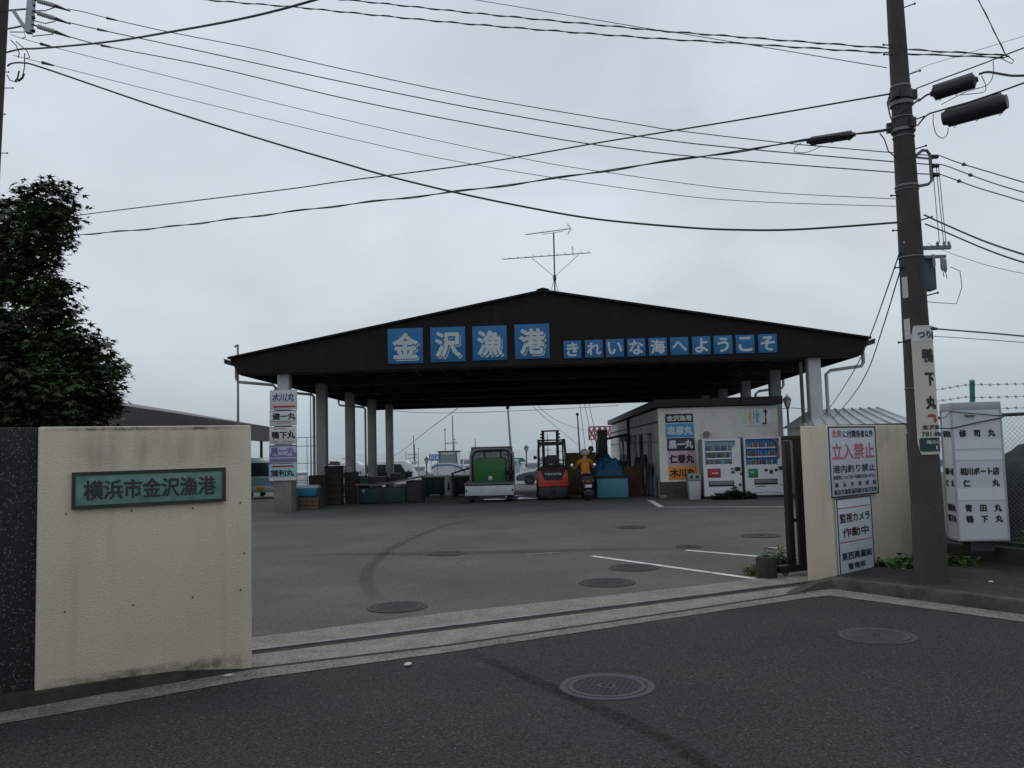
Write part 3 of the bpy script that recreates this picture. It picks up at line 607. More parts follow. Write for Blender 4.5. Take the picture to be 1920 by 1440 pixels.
stain_patch(wl, .55*LW, .97*LW, 1.50, ZWL+.06, -.0029)
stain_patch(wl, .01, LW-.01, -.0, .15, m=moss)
stain_patch(wl, .02, LW-.02, ZWL-.035, ZWL-.001, -.0032, m=moss)
wd_, _ = wall('boundary_wall', WL0+(WL0-WL1).normalized()*6+Vector((0,.05,0)), WL0+(WL0-WL1).normalized()*.025+Vector((0,.05,0)), .25, -.05, -.05, ZWL, dark_agg, 'dark pebble faced boundary wall running off beyond the cream gatepost')
wr, RWL = wall('gatepost_wall', WR0, WR1, .36, -.04, .06, ZWR, cream, 'cream stucco gatepost wall carrying the warning boards, right of the entrance')
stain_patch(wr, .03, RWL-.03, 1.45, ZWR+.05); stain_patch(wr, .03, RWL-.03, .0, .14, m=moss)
# bronze nameplate
bpy.context.view_layer.update()
def wall_local(t, px, py, yl=0.0):
    I = t.matrix_world.inverted(); o = I @ Vector((0,0,EYE)); d = I.to_3x3() @ ray(px, py); return o+d*((yl-o.y)/d.y)
verd = mat('verdigris_bronze', (.13,.25,.225), .65, var=.25, scale=5, dirt=(.045,.10,.085), dirt_amt=.8, dirt_scale=6); bron = mat('dark_bronze', (.035,.034,.03), .5, var=.2, metal=.3)
c4 = [wall_local(wl, *p) for p in ((134,885),(421,878),(421,941),(134,953))]
cx = sum(p.x for p in c4)/4; cz = sum(p.z for p in c4)/4; w = (c4[1].x+c4[2].x-c4[0].x-c4[3].x)/2; h = (c4[0].z+c4[1].z-c4[2].z-c4[3].z)/2
t = board('nameplate', 'green weathered bronze nameplate with raised dark characters on the cream wall', 'nameplate', wl.matrix_world @ Matrix.Translation((cx,-.028,cz)), w, h, verd, .026, rim=(.022, bron))
b = MB(); write(b, '横浜市金沢漁港', 0, .0, w*.86, h*.55, -.004, .018); write(b, '横浜市金沢漁港', 0, .0, w*.86, h*.55, -.0015, .018); b.build('lettering', bron, t, smooth=False)
# warning boards on the right wall
I_ = [wall_local(wr, *p) for p in ((1546,800.5),(1635.5,799.5),(1643,927),(1556,930.5))]
cx = sum(p.x for p in I_)/4; cz = sum(p.z for p in I_)/4; w = (I_[1].x+I_[2].x-I_[0].x-I_[3].x)/2; h = (I_[0].z+I_[1].z-I_[2].z-I_[3].z)/2
wbd = mat('warning_board_white', (.60,.63,.67), .45, var=.05, dirt=(.46,.48,.5), dirt_amt=.4)
t = board('warning_sign', 'large keep out warning board with big red characters on the right gatepost wall', 'sign', wr.matrix_world @ Matrix.Translation((cx,-.03,cz)), w, h, wbd, .02, rim=(.012, ink_n))
part(t, 'red_heading', ink_rf, ('t','危険',-.33*w,.40*h,w*.20,h*.11,.03)); part(t, 'black_heading', ink_n, ('t','に付関係者以外',.12*w,.395*h,w*.66,h*.11,.03))
part(t, 'main_lettering', mat('sign_ink_pale_red',(.50,.16,.19),.7,var=.15), ('t','立入禁止',0,.145*h,w*.9,h*.24,.025))
part(t, 'fishing_ban', ink_n, ('t','港内釣り禁止',0,-.105*h,w*.9,h*.115,.03)); part(t, 'small_text', ink_n, ('t','事故等については一切責任を負いません',0,-.225*h,w*.9,h*.06,.01))
part(t, 'office_name', ink_n, ('t','横　浜　市　港　湾　局',.01*w,-.33*h,w*.88,h*.07,.02)); part(t, 'branch_name', ink_n, ('t','横浜市漁業協同組合金沢支所',.01*w,-.43*h,w*.92,h*.075,.02))
I_ = [wall_local(wr, *p) for p in ((1562.5,933),(1628,932),(1635.5,1072),(1572,1077))]
cx = sum(p.x for p in I_)/4; cz = sum(p.z for p in I_)/4; w = (I_[1].x+I_[2].x-I_[0].x-I_[3].x)/2; h = (I_[0].z+I_[1].z-I_[2].z-I_[3].z)/2
t = board('camera_notice', 'narrow tall camera notice board with two red rules, under the keep out board', 'sign', wr.matrix_world @ Matrix.Translation((cx,-.03,cz)), w, h, wbd, .02, rim=(.008, ink_n))
br_ink = mat('sign_ink_brown',(.09,.03,.03),.6)
part(t, 'camera_line', br_ink, ('t','監視カメラ',0,.245*h,w*.88,h*.125,.035)); part(t, 'running_line', br_ink, ('t','作動中',0,.055*h,w*.76,h*.12,.035))
part(t, 'company_line', ink_n, ('t','東西興業㈱',0,-.25*h,w*.88,h*.105,.035)); part(t, 'section_line', ink_n, ('t','警備部',-.02*w,-.385*h,w*.5,h*.085,.03)); part(t, 'upper_rule', ink_r, ('r',-w*.46,w*.46,h*.37,h*.382)); part(t, 'lower_rule', ink_r, ('r',-w*.46,w*.46,-h*.075,-h*.063))

# ------------------------------------------------------------------ black sliding gate drawn back behind the right wall
gm = mat('black_gate_paint', (.008,.0075,.0075), .55, var=.3)
ga = gnd(1463,1083); gd = rd; gt = thing('sliding_gate', 'black steel sliding gate drawn open behind the right gatepost wall', 'gate', (ga.x, ga.y, .012), math.atan2(gd.y, gd.x))
b = MB(); b.box(0, 3.6, 0, .07, .035, .12); b.build('bottom_rail', gm, gt, bevel=.006)
b = MB(); b.box(.18, .265, 0, .07, .12, 1.6); b.build('end_post', gm, gt, bevel=.006)
b = MB(); b.box(.18, 3.6, .0, .07, 1.602, 1.66); b.build('top_rail', gm, gt, bevel=.006)
for x in (.345, .72, 1.1, 1.5, 1.9, 2.3, 2.7, 3.1, 3.5):
    b = MB(); b.box(x, x+(.26 if x < .4 else .2), .015, .05, .121, 1.601); b.build('slat', gm, gt)
b = MB(); b.box(.266, .344, .02, .045, .62, .66); b.build('lock_bar', gm, gt)
for x in (.12, 3.3):
    b = MB(); b.lathe([(.045,.02),(.05,.03),(.05,.045),(.045,.055)], (x,0,.042), 14, 'y'); b.build('roller', rail_m, gt)
p = gnd(1438,1083); t = thing('gate_stop', 'stubby dark weathered concrete stump standing by the gate rail', 'concrete block', p, .25)
b = MB(); b.lathe([(.118,-.02),(.122,.03),(.12,.22),(.108,.245)], n=14); b.build('block', mat('dark_stump_concrete', (.045,.038,.034), .92, var=.3, scale=9, bump=.5, spec=.2), t); b = MB(); b.tube([(0,0,.24),(0,0,.27)], .03, 8); b.build('pipe_stub', iron, t)

# ------------------------------------------------------------------ illuminated sign box and fence by the right sidewalk
M_ = at(1846, 1015, 9.9)
sb = thing('sign_box', 'tall white plastic light box listing boat names in black, tied with wire', 'sign', (M_.x, M_.y, M_.z), R(-7))
SW, SD_, SH = .56, .34, 1.60
acr = mat('white_acrylic', (.60,.63,.66), .35, var=.05, scale=2, dirt=(.46,.49,.51), dirt_amt=.5, dirt_scale=1.3); alu = mat('aluminium_trim', (.42,.43,.44), .45, metal=.3)
b = MB(); b.box(-SW/2+.012, SW/2-.012, .004, SD_-.004, .03, SH-.09); b.build('diffuser', acr, sb)
b = MB(); b.box(-SW/2, SW/2, 0, SD_, SH-.09, SH); b.build('top_cap', mat('box_cap_grey',(.40,.42,.43),.5), sb, bevel=.008)
b = MB(); b.box(-SW/2, SW/2, 0, SD_, 0, .03); b.build('bottom_tray', alu, sb, bevel=.004)
for x in (-1,1):
    for y in (0,1):
        b = MB(); xx = x*(SW/2-.011); yy = .011 if not y else SD_-.011; b.box(xx-.011,xx+.011,yy-.011,yy+.011,.03,SH-.09); b.build('corner_trim', alu, sb)
strip = mat('acrylic_strip', (.70,.73,.76), .35, var=.04)
for z0, z1 in ((1.06,1.16),(.93,1.02),(.47,.60)):
    b = MB(); b.box(-SW/2+.024, SW/2-.024, -.001, .003, z0, z1); b.build('blank_strip', strip, sb)
def sbt(s, z, cx, w_, h_):
    b = MB(); write(b, s, cx, z, w_, h_, .002, .05); b.build('lettering', ink, sb, smooth=False)
sbt('修　司　丸', 1.24, .0, .40, .088); sbt('相川ボート店', .80, .0, .43, .09); sbt('仁　　　丸', .665, .01, .40, .088); sbt('青　田　丸', .38, .015, .40, .088); sbt('鴨　下　丸', .255, .02, .40, .088)
M90 = Matrix.Translation((-SW/2,SD_/2,0)) @ Matrix.Rotation(-math.pi/2, 4, 'Z')
for s, z in (('修司丸',1.24),('相川ボート店',.80),('仁　丸',.665),('青田丸',.38),('鴨下丸',.255)):
    b = MB(); write(b, s, 0, z, .24, .085, .008, .05, M=M90); b.build('side_lettering', ink, sb, smooth=False)
b = MB(); b.tube([(-.12,-.012,SH-.15),(-.02,-.014,SH-.15)], .028, 8, flat=.6); b.build('tape_patch', mat('old_tape',(.25,.28,.24),.7), sb)
b = MB(); b.box(-.13,.13,.06,SD_-.06,-.12,-.002); b.build('base_bracket', iron, sb)
wire_m = mat('black_wire', (.02,.021,.023), .5, var=.05)
b = MB(); b.tube([(-.62,.3,SH-.27),(-SW/2-.006,-.006,SH-.30),(0,-.009,SH-.24),(SW/2+.006,-.007,SH-.19),(.36,.1,SH-.16)], .007, 5); b.tube([(-.62,.3,SH-.27),(-SW/2-.01,.1,SH-.16),(-SW/2-.006,-.007,SH-.10),(SW/2+.006,-.007,SH-.17),(.36,.1,SH-.16)], .005, 5); b.build('tie_wire', wire_m, sb)
low_m = mat('dark_low_wall', (.055,.045,.04), .9, var=.3, bump=.4, dirt=(.025,.03,.02), dirt_amt=.7)
fang = math.atan2(fd.y, fd.x); fw, _ = wall('low_wall', F0-Vector((0,0,0)), F0+fd*14, .16, -.05, -.05, .30, low_m, 'dark low wall along the back of the right-hand sidewalk', bev=.01)
fgr = mat('green_post_paint', (.03,.22,.20), .5, var=.15); galv = mat('galvanised_wire', (.12,.13,.13), .6)
fe = thing('chain_link_fence', 'chain link fence with green posts and barbed wire behind the light box', 'fence', (F0.x,F0.y,.30), fang)
FL = 9.0; PX0 = .50
for x in (PX0, 1.0, 3.0, 5.0, 7.0, 9.0):
    b = MB(); b.tube([(x,.08,-.05),(x,.08,1.58)], .025, 8); po = b.build('post', fgr, fe)
    b = MB(); b.tube([(x,.08,1.55),(x+.06,.10,1.74),(x+.12,.02,1.98)] if x > .7 else [(x,.08,1.55),(x,.08,1.95)], .03, 6); b.build('barb_arm', fgr, po)
b = MB(); b.tube([(PX0,.08,1.545),(FL,.08,1.545)], .022, 8); b.build('top_rail', iron, fe)
b = MB(); b.tube([(PX0,.08,.05),(FL,.08,.05)], .012, 6); b.build('bottom_rail', iron, fe)
b = MB(); p_ = .056; H_ = 1.48
i = -int(H_/p_)
while i*p_ < FL:
    for sg in (0,1):
        x0 = i*p_; x1 = x0+H_; z0, z1 = .05, .05+H_
        if sg: x0, x1 = x1, x0
        def clip(xa, za, xb, zb):
            if xa < PX0: za += (zb-za)*(PX0-xa)/(xb-xa); xa = PX0
            if xa > FL: za += (zb-za)*(FL-xa)/(xb-xa); xa = FL
            return xa, za
        if max(x0,x1) < .63 or min(x0,x1) > FL-.01: continue
        a = clip(x0,z0,x1,z1); c = clip(x1,z1,x0,z0)
        b.tube([(a[0],.08+.003*sg,a[1]),(c[0],.08+.003*sg,c[1])], .0016, 3, caps=False)
    i += 1
b.build('wire_mesh', galv, fe)
for k, z in enumerate((1.64,1.78,1.93)):
    b = MB(); pts = []
    for i in range(84):
        x = PX0+i*.1; ph = ((x-1) % 2)/2; pts.append((x+.03*k*.6, .06-.02*k, z-.05*math.sin(math.pi*ph)*(.6+.2*k)+random.uniform(-.004,.004)))
    b.tube(pts, .0035, 4)
    for q in pts[::1]:
        b.tube([(q[0]-.014,q[1]-.012,q[2]+.016),(q[0]+.014,q[1]+.012,q[2]-.016)], .0032, 4); b.tube([(q[0]-.014,q[1]+.012,q[2]-.016),(q[0]+.014,q[1]-.012,q[2]+.016)], .0032, 4)
    b.build('barbed_wire', wire_m, fe)
# things stored behind the fence
tarp_b = mat('tarp_blue_grey', (.05,.11,.14), .7, var=.25, scale=3); net_m = mat('dark_green_net', (.010,.017,.015), .95, var=.5, scale=8, bump=1)
def heap(name, label, cat, c, sx, sy, h, m, seed, pw=.6):
    random.seed(seed); n1, n2 = 26, 20; b = MB(); vs = []
    for j in range(n2+1):
        for i in range(n1+1):
            u, v = i/n1*2-1, j/n2*2-1; e_ = max(0, 1-abs(u)**3)**pw*max(0, 1-abs(v)**3)**pw
            z = h*e_*(.8+.28*noise.noise(Vector((u*1.7+seed, v*1.7, seed*.3)))+.1*noise.noise(Vector((u*5, v*5, seed))))
            vs.append((u*sx, v*sy, z))
    b.add(vs, [(j*(n1+1)+i, j*(n1+1)+i+1, (j+1)*(n1+1)+i+1, (j+1)*(n1+1)+i) for j in range(n2) for i in range(n1)])
    t = thing(name, label, cat, c); b.build('cover', m, t); return t
heap('covered_boat', 'blue grey tarpaulin stretched over a hull behind the chain link fence', 'tarpaulin', (9.0,12.4,.0), 1.7, 1.7, 2.25, tarp_b, 3)
heap('net_pile', 'dark heap of green fishing net piled against the fence', 'fishing net', (7.55,10.3,.0), 1.25, 2.6, 1.75, net_m, 5, .3)

# ------------------------------------------------------------------ shelter behind the left wall, white roofed hut on the right
roof_p = mat('purple_brown_roof', (.105,.075,.08), .55, var=.15, scale=2, rib=('Y', 2.0, .3)); 
A0 = at(205,757,21.0); A1 = at(505,800,43.0)
sd = (A1-A0); sd.z = 0; sl_ = sd.length; t = thing('long_shelter', 'long low shelter with purple brown lean-to roof behind the left wall', 'shelter', (A0.x,A0.y,0), math.atan2(sd.y,sd.x))
z0, z1 = A0.z, A1.z
b = MB(); b.add([(-3,-.0,z0),(sl_,-.0,z1),(sl_,4.5,z1+.9),(-3,4.5,z0+.9),(-3,0,z0-.08),(sl_,0,z1-.08),(sl_,4.5,z1+.84),(-3,4.5,z0+.84)], [(0,1,2,3),(7,6,5,4),(0,4,5,1),(1,5,6,2),(2,6,7,3),(3,7,4,0)]); b.build('roof', roof_p, t)
b = MB(); b.add([(-3,-.03,z0-.03),(sl_,-.03,z1-.03),(sl_,-.03,z1-.75),(-3,-.03,z0-.62),(-3,.2,z0-.10),(sl_,.2,z1-.09),(sl_,.2,z1-.75),(-3,.2,z0-.62)], [(0,1,2,3),(7,6,5,4),(0,4,5,1),(1,5,6,2),(2,6,7,3),(3,7,4,0)]); b.build('fascia', mat('grey_brown_fascia',(.07,.062,.055),.7,var=.2), t)
for i in range(6):
    x = -2.8+i*(sl_+2.6)/5; b = MB(); b.box(x-.06,x+.06,.3,.42,gz(A0.y+sd.y*x/sl_)-.1,z0+(z1-z0)*x/sl_-.2); b.build('post', iron, t)
b = MB(); b.add([(-3,4.2,-.5),(sl_,4.2,-.6),(sl_,4.2,z1+.7),(-3,4.2,z0+.7),(-3,4.3,-.5),(sl_,4.3,-.6),(sl_,4.3,z1+.7),(-3,4.3,z0+.7)], [(0,1,2,3),(7,6,5,4),(0,4,5,1),(1,5,6,2),(2,6,7,3),(3,7,4,0)]); b.build('back_wall', mat('dark_boarding',(.04,.036,.033),.8), t)
hw = mat('white_metal_roof', (.50,.53,.54), .45, var=.06, dirt=(.4,.42,.42), dirt_amt=.5, dirt_scale=1)
hx = at(1622,796,23.0); t = thing('storage_hut', 'low hut with white standing seam metal roof behind the right gatepost wall', 'hut', (hx.x,hx.y,0), R(-3))
ze = hx.z; b = MB(); b.add([(-1.35,0,ze),(1.35,0,ze),(.95,1.7,ze+.50),(-.95,1.7,ze+.50),(-1.35,3.4,ze),(1.35,3.4,ze)], [(0,1,2,3),(3,2,5,4),(1,5,2),(4,0,3),(0,4,5,1)]); rf = b.build('roof', hw, t)
for k in range(9):
    u = -1+k/4; b = MB(); b.tube([(u*1.35,-.03,ze+.02),(u*.95,1.7,ze+.525)], .022, 4); b.build('seam', hw, rf)
b = MB(); b.box(-1.40,1.40,-.06,-.005,ze-.09,ze+.01); b.build('eave_trim', iron, t)
b = MB(); b.box(-1.2,1.2,.1,3.3,-.1,ze-.003); b.build('walls', clad, t)
# ------------------------------------------------------------------ utility poles
pole_m = mat('pole_concrete', (.078,.071,.067), .92, spec=.2, var=.12, scale=3, bump=.2, dirt=(.03,.028,.027), dirt_amt=.6, dirt_scale=2, streak=.7, runs=(9,.5,.4,(.10,.075,.055)), fine=(60,.3,(.03,.028,.026)))
band_m = mat('galvanised_band', (.17,.19,.195), .55, metal=.35, var=.2); dk_m = mat('black_fitting', (.018,.02,.024), .5, var=.1)
PB = gnd(1747, 1090, .116); PR0, TAP = .166, 1/78
PT = at(1668, -130, PB.y)
up = thing('utility_pole', 'tall dark concrete utility pole on the right sidewalk, carrying the wrapped boat sign', 'utility pole', (PB.x,PB.y,.116))
axd = Vector((0,0,1))
def pr(z): return PR0-z*TAP
b = MB(); b.lathe([(pr(0)+.004,-.1)]+[(pr(z),z) for z in (0,.5,1,2,3,4,5,6,7,8,9)], n=40); b.build('shaft', pole_m, up)
def pz(py): return at(1747-(1090-py)*.0655, py, PB.y).z-.116            # height on the pole of a row of the photograph
def band(py, h, m=band_m, ex=.008, name='band'):
    z = pz(py); b = MB(); b.lathe([(pr(z)+.001,-h/2),(pr(z)+ex,-h/2),(pr(z)+ex,h/2),(pr(z)+.001,h/2)], (0,0,z), 32); return b.build(name, m, up)
for py, h in ((164,.018),(350,.02),(357,.008),(483,.012),(728,.01),(222,.012),(258,.01)): band(py, h)
for py, h in ((180,.10),(196,.04),(236,.09),(246,.03)): band(py, h, dk_m if h > .05 else band_m, .02, 'clamp_band')
for i in range(6):
    a = i*1.05; z = pz(180 if i % 2 else 238); b = MB(); b.box(-.03,.03,-pr(z)-.06,-pr(z)-.01,z-.05,z+.05, Matrix.Rotation(a+.3,4,'Z')); b.build('clamp_lug', dk_m, up)
for py, s in ((17,1),(87,-1),(105,-1),(142,1),(228,1),(282,1),(368,-1),(415,1),(433,-1),(502,-1),(556,1),(641,-1)):
    z = pz(py); a = R(-20) if s > 0 else R(200); d = Vector((math.cos(a), math.sin(a), .0)); b = MB()
    b.tube([d*pr(z)+Vector((0,0,z)), d*(pr(z)+.10)+Vector((0,0,z+(.02 if s > 0 else -.01)))], .007, 6); b.ball(d*(pr(z)+.105)+Vector((0,0,z+(.02 if s > 0 else -.01))), .013, 8, 6); b.build('step_bolt', dk_m, up)
z = pz(542); b = MB(); b.box(-.085,.085,-.06,.09,z,z+.36, Matrix.Translation((pr(z)+.075,.12,0))); b.build('control_box', mat('box_blue_grey',(.075,.105,.13),.5), up, bevel=.01)
# bracket that carries the low voltage wires to the right
z = pz(350); z2 = pz(292)
b = MB(); b.tube([(pr(z),.0,z),(pr(z)+.12,.0,z+.02),(pr(z)+.16,.0,z+.06),(pr(z)+.16,.0,z2),(pr(z)+.13,0,z2+.05),(pr(z)+.08,0,z2+.055),(pr(z),0,z2-.01)], .017, 8); b.tube([(pr(z2),0,z2-.02),(pr(z)+.15,0,z2-.04)], .012, 6); br_ = b.build('bracket', band_m, up)
for k in range(3):
    zz = z2-.0-.1*k; b = MB(); b.lathe([(.014,0),(.026,.01),(.026,.03),(.016,.04),(.026,.05),(.02,.075)], (pr(z)+.17,0,zz-.02), 12, 'x'); b.build('insulator', dk_m, br_)
z = pz(466); b = MB(); b.box(pr(z)-.02,pr(z)+.30,-.03,.02,z-.018,z+.018, Matrix.Rotation(R(-7),4,'Y') @ Matrix.Translation((-z*math.sin(R(7))*-1*0,0,0)) if False else None); ca_ = b.build('crossarm', band_m, up)
for x in (.17,.24,.29):
    b = MB(); b.lathe([(.01,0),(.02,.01),(.012,.02),(.02,.03),(.01,.05)], (pr(z)+x,0,z+.018), 10); b.build('pin_insulator', mat('grey_porcelain',(.26,.28,.28),.3), ca_)
zc = pz(505)
for x, dz in ((.125,.03),(.215,.0),(.245,-.02)):
    b = MB(); b.lathe([(.008,-.02),(.016,0),(.02,.02),(.018,.11),(.012,.13)], (pr(z)+x,.02,zc+dz), 10); b.build('fuse_cutout', mat('grey_porcelain',(.26,.28,.28),.3), up); b = MB(); b.tube([(pr(z)+x,.02,zc+dz),(pr(z)+x+.01,.02,zc+dz-.09)], .004, 5); b.build('fuse_lead', wire_m, up)
b = MB(); b.box(pr(z)+.03,pr(z)+.26,.01,.04,zc+.12,zc+.15); b.build('cutout_arm', band_m, up)
def drop(pts, r=.004, name='drop_wire'):
    b = MB(); b.tube(pts, r, 5); return b.build(name, wire_m, up)
for x, x2 in ((.17,.19),(.21,.235),(.235,.26)): drop([(pr(z)+x,0,pz(310)),(pr(z)+(x+x2)/2,0,pz(390)),(pr(z)+x2,.0,z+.05)])
drop([(pr(z)+.3,.02,zc+.02),(pr(z)+.40,.02,zc-.03),(pr(z)+.41,.02,zc-.2),(pr(z)+.34,.02,zc-.38),(pr(z)+.12,.02,pz(568)),(pr(z),0,pz(566))], .004)
drop([(-pr(z)-.02,-.04,pz(183)),(-pr(z)-.055,-.05,pz(195)),(-pr(z)-.035,-.06,pz(222)),(-pr(z)+.0,-.05,pz(232))], .008); drop([(-pr(z)-.14,-.02,pz(250)),(-pr(z)-.10,-.03,pz(262)),(-pr(z)-.07,-.04,pz(285)),(-pr(z)+.01,-.04,pz(298))], .007)
b = MB(); b.tube([(-.10,-.13,pz(222)),(0,-.175,pz(212)),(.10,-.15,pz(200)),(.17,-.05,pz(190))], .010, 6); b.build('wrapped_cable', wire_m, up)
# small number plates
def wrap_patch(a0, a1, z0, z1, r, n=14, th=.004, corner=0.0, edges=False):
    b = MB(); vs = []; fs = []
    nz_ = 12 if corner else 1; c_ = corner
    for j in range(nz_+1):
        zz = z0+(z1-z0)*j/nz_; ins = 0
        if c_:
            dz = min(zz-z0, z1-zz); ins = (c_-math.sqrt(max(0, c_*c_-(c_-min(dz,c_))**2)))/r
        for i in range(n+1):
            a = a0+ins+(a1-a0-2*ins)*i/n; vs += [(r*math.sin(a), -r*math.cos(a), zz), ((r+th)*math.sin(a), -(r+th)*math.cos(a), zz)]
    w_ = 2*(n+1)
    for j in range(nz_):
        for i in range(n):
            o = j*w_+2*i; fs += [(o+1,o+3,o+w_+3,o+w_+1), (o,o+w_,o+w_+2,o+2)]
        for o in (j*w_, j*w_+2*n): fs.append((o,o+1,o+w_+1,o+w_))
    for i in range(n): fs += [(2*i,2*i+2,2*i+3,2*i+1), (nz_*w_+2*i+1,nz_*w_+2*i+3,nz_*w_+2*i+2,nz_*w_+2*i)]
    b.add(vs, fs); return b
face = math.atan2(PB.x, PB.y)                                  # the side of the pole that looks at the road corner
def pa(f): return -face+math.asin(max(-1, min(1, f)))           # f: -1 left edge .. +1 right edge as seen from there
pm = mat('number_plate_white', (.50,.50,.48), .6, var=.08)
for y0, y1, f0, f1 in ((521,560,-.78,-.38),(599,637,-.78,-.38)):
    za, zb = pz(y1), pz(y0); pl_ = wrap_patch(pa(f0), pa(f1), za, zb, pr(za)+.001).build('number_plate', pm, up)
    b = MB()
    for k in range(4): 
        zz = zb-(zb-za)*(.2+.2*k); b.lathe([(.004,0),(.004,.002)], (math.sin(pa((f0+f1)/2))*(pr(za)+.006), -math.cos(pa((f0+f1)/2))*(pr(za)+.006), zz), 6, 'y')
    b.build('plate_marks', ink, pl_)
z = pz(457); b = MB(); b.lathe([(.012,0),(.012,.004)], (math.sin(pa(-.45))*(pr(z)+.003), -math.cos(pa(-.45))*(pr(z)+.003), z), 10, 'y'); b.build('round_tag', pm, up)
# the sign wrapped round the pole: a thing of its own
ZB_, ZT_ = pz(852), pz(614); rs = pr(ZB_)+.004
ps = thing('pole_sign', 'cream vertical sign wrapped round the utility pole with brush characters and red arrow', 'sign', (PB.x,PB.y,.116))
a0 = pa(-.32); a1 = a0+R(125); am = pa(.66)
sgn = mat('cream_sign_sheet', (.56,.54,.44), .5, var=.05, dirt=(.42,.40,.33), dirt_amt=.4)
wrap_patch(a0, a1, ZB_, ZT_, rs, 30, .004, .03).build('sheet', sgn, ps)
HS = ZT_-ZB_
wrap_patch(a0+.12, a1-.12, ZB_+.03, ZB_+HS*.128, rs+.0045, 24, .002, .02).build('green_panel', mat('sign_dark_green',(.012,.05,.04),.5), ps)
wrap_patch(a0+.14, a1-.14, ZT_-HS*.125, ZT_-HS*.022, rs+.0045, 24, .002).build('white_panel', wb2, ps)
def wt(s, zf, w_, h_, m, nm='lettering', bold=.05, da=0.0, lift=.0075):
    b = MB(); sh = (am+da)*rs; write(b, s, sh, ZT_-HS*zf, w_, h_, 0, bold)
    me = bpy.data.meshes.new(nm); me.from_pydata(b.v, [], b.f); bm = bmesh.new(); bm.from_mesh(me); bmesh.ops.triangulate(bm, faces=bm.faces)
    for _ in range(3):
        ed = [e for e in bm.edges if abs(e.verts[0].co.x-e.verts[1].co.x) > .018]
        if ed: bmesh.ops.subdivide_edges(bm, edges=ed, cuts=1); bmesh.ops.triangulate(bm, faces=bm.faces)
    for v in bm.verts:
        r_ = rs+lift-v.co.y; a = v.co.x/rs; v.co = Vector((r_*math.sin(a), -r_*math.cos(a), v.co.z))
    bm.to_mesh(me); bm.free(); me.materials.append(m); o = bpy.data.objects.new(nm, me); COL.objects.link(o); o.parent = ps
wt('つり船', .072, .235, .085, ink_n, da=.12)
wt('鴨', .235, .135, .15, ink, bold=.025); wt('下', .42, .115, .14, ink); wt('丸', .60, .125, .14, ink)
wt('金沢漁港', .79, .25, .05, ink, 'small_text', .02, .10); wt('781-8423', .842, .27, .05, ink, 'phone_number', .015, .11)
wt('海の公園', .905, .21, .042, white_s, 'small_text', .02, .16, .0105); wt('1', .948, .018, .04, white_s, 'small_text', .02, .16, .0105)
b = MB(); zz = ZT_-HS*.725
P = [(-.05,.04),(-.01,.043),(.03,.04),(.045,.022),(.047,-.005),(.068,-.005),(.036,-.042),(.004,-.005),(.024,-.005),(.022,.012),(-.01,.016),(-.05,.012)]
b.add([((rs+.009)*math.sin(am+x/rs), -(rs+.009)*math.cos(am+x/rs), zz+y*1.1) for x, y in P], [(0,1,10,11),(1,2,9,10),(2,3,9),(3,4,8,9),(4,5,6),(4,6,8),(6,7,8)]); b.build('red_arrow', ink_r, ps, smooth=False)

# left pole
LP0, LP1 = at(2, -60, 11.0), at(-19, 300, 11.0); ld = (LP1-LP0).normalized(); g_ = LP0+ld*((0-LP0.z)/ld.z); tp = LP0-ld*1.6
lp = thing('utility_pole', 'slightly leaning utility pole at the left edge, with crossarms and insulators', 'utility pole', g_)
b = MB(); b.tube([(0,0,-.1), tp-g_], .15, 24, r1=.105); b.build('shaft', pole_m, lp)
def lq(px, py, Y=11.0): return at(px, py, Y)-g_
steel = mat('crossarm_steel', (.33,.37,.39), .5, metal=.3)
b = MB(); q0, q1 = lq(64,-60), lq(54,62); b.tube([q0,q1], .055, 4); b.build('crossarm', steel, lp)
b = MB(); b.tube([lq(25,20), lq(52,60)], .03, 4); b.build('brace', steel, lp)
for a_, c_ in (((10,20),(60,16)),((10,55),(60,45)),((22,-8),(60,-14))):
    b = MB(); b.tube([lq(*a_), lq(*c_)], .014, 6); b.build('strut', band_m, lp)
porc = mat('white_porcelain', (.42,.44,.42), .3)
for (ax, ay), (bx_, by_) in (((72,2),(104,11)),((72,25),(104,35)),((72,50),(104,60))):
    A, Bq = lq(ax,ay), lq(bx_,by_); b = MB(); n_ = 8
    for k in range(n_): b.tube([A+(Bq-A)*(k/n_), A+(Bq-A)*((k+.55)/n_)], .034, 10, r1=.014)
    b.tube([A,Bq], .012, 6); b.build('strain_insulator', porc, lp)
    b = MB(); C = lq(bx_+28, by_+10); b.tube([Bq, Bq+(C-Bq)*.45, C], .026, 8, r1=.008); b.build('cable_grip', dk_m, lp)
    b = MB(); b.tube([lq(56,ay-6), A], .012, 6); b.ball(lq(63,ay+8), .025, 8, 6); b.build('shackle', dk_m, lp)
for py in (76,104,150): 
    c_ = lq(6-(py*.06), py); b = MB(); b.tube([c_-ld*-.04, c_+ld*.04], .152, 20); b.build('band', band_m, lp)
for py, s in ((165,1),(214,0),(287,1),(135,0)):
    b = MB(); x = 25-py*.088; b.tube([lq(x-6,py), lq(x+(14 if s else 3),py)], .006, 5); b.ball(lq(x+(14 if s else 3),py), .012, 6, 5); b.build('step_bolt', dk_m, lp)
for pts in (((20,75),(30,85),(36,100),(34,108)),((30,78),(50,95),(56,108),(48,110)),((18,60),(45,60),(48,70),(40,72)),((13,140),(18,150),(30,154),(42,145),(46,125),(46,100)),((60,68),(80,66),(100,64)),((63,20),(85,20),(108,12)),((62,38),(85,44),(104,40))):
    b = MB(); b.tube([lq(*p) for p in pts], .007, 5); b.build('jumper_wire', wire_m, lp)
b = MB(); b.tube([lq(28,152),lq(33,147),lq(36,133)], .012, 6); b.tube([lq(34,152),lq(42,146),lq(45,138)], .016, 6); b.build('cable_end', dk_m, lp)

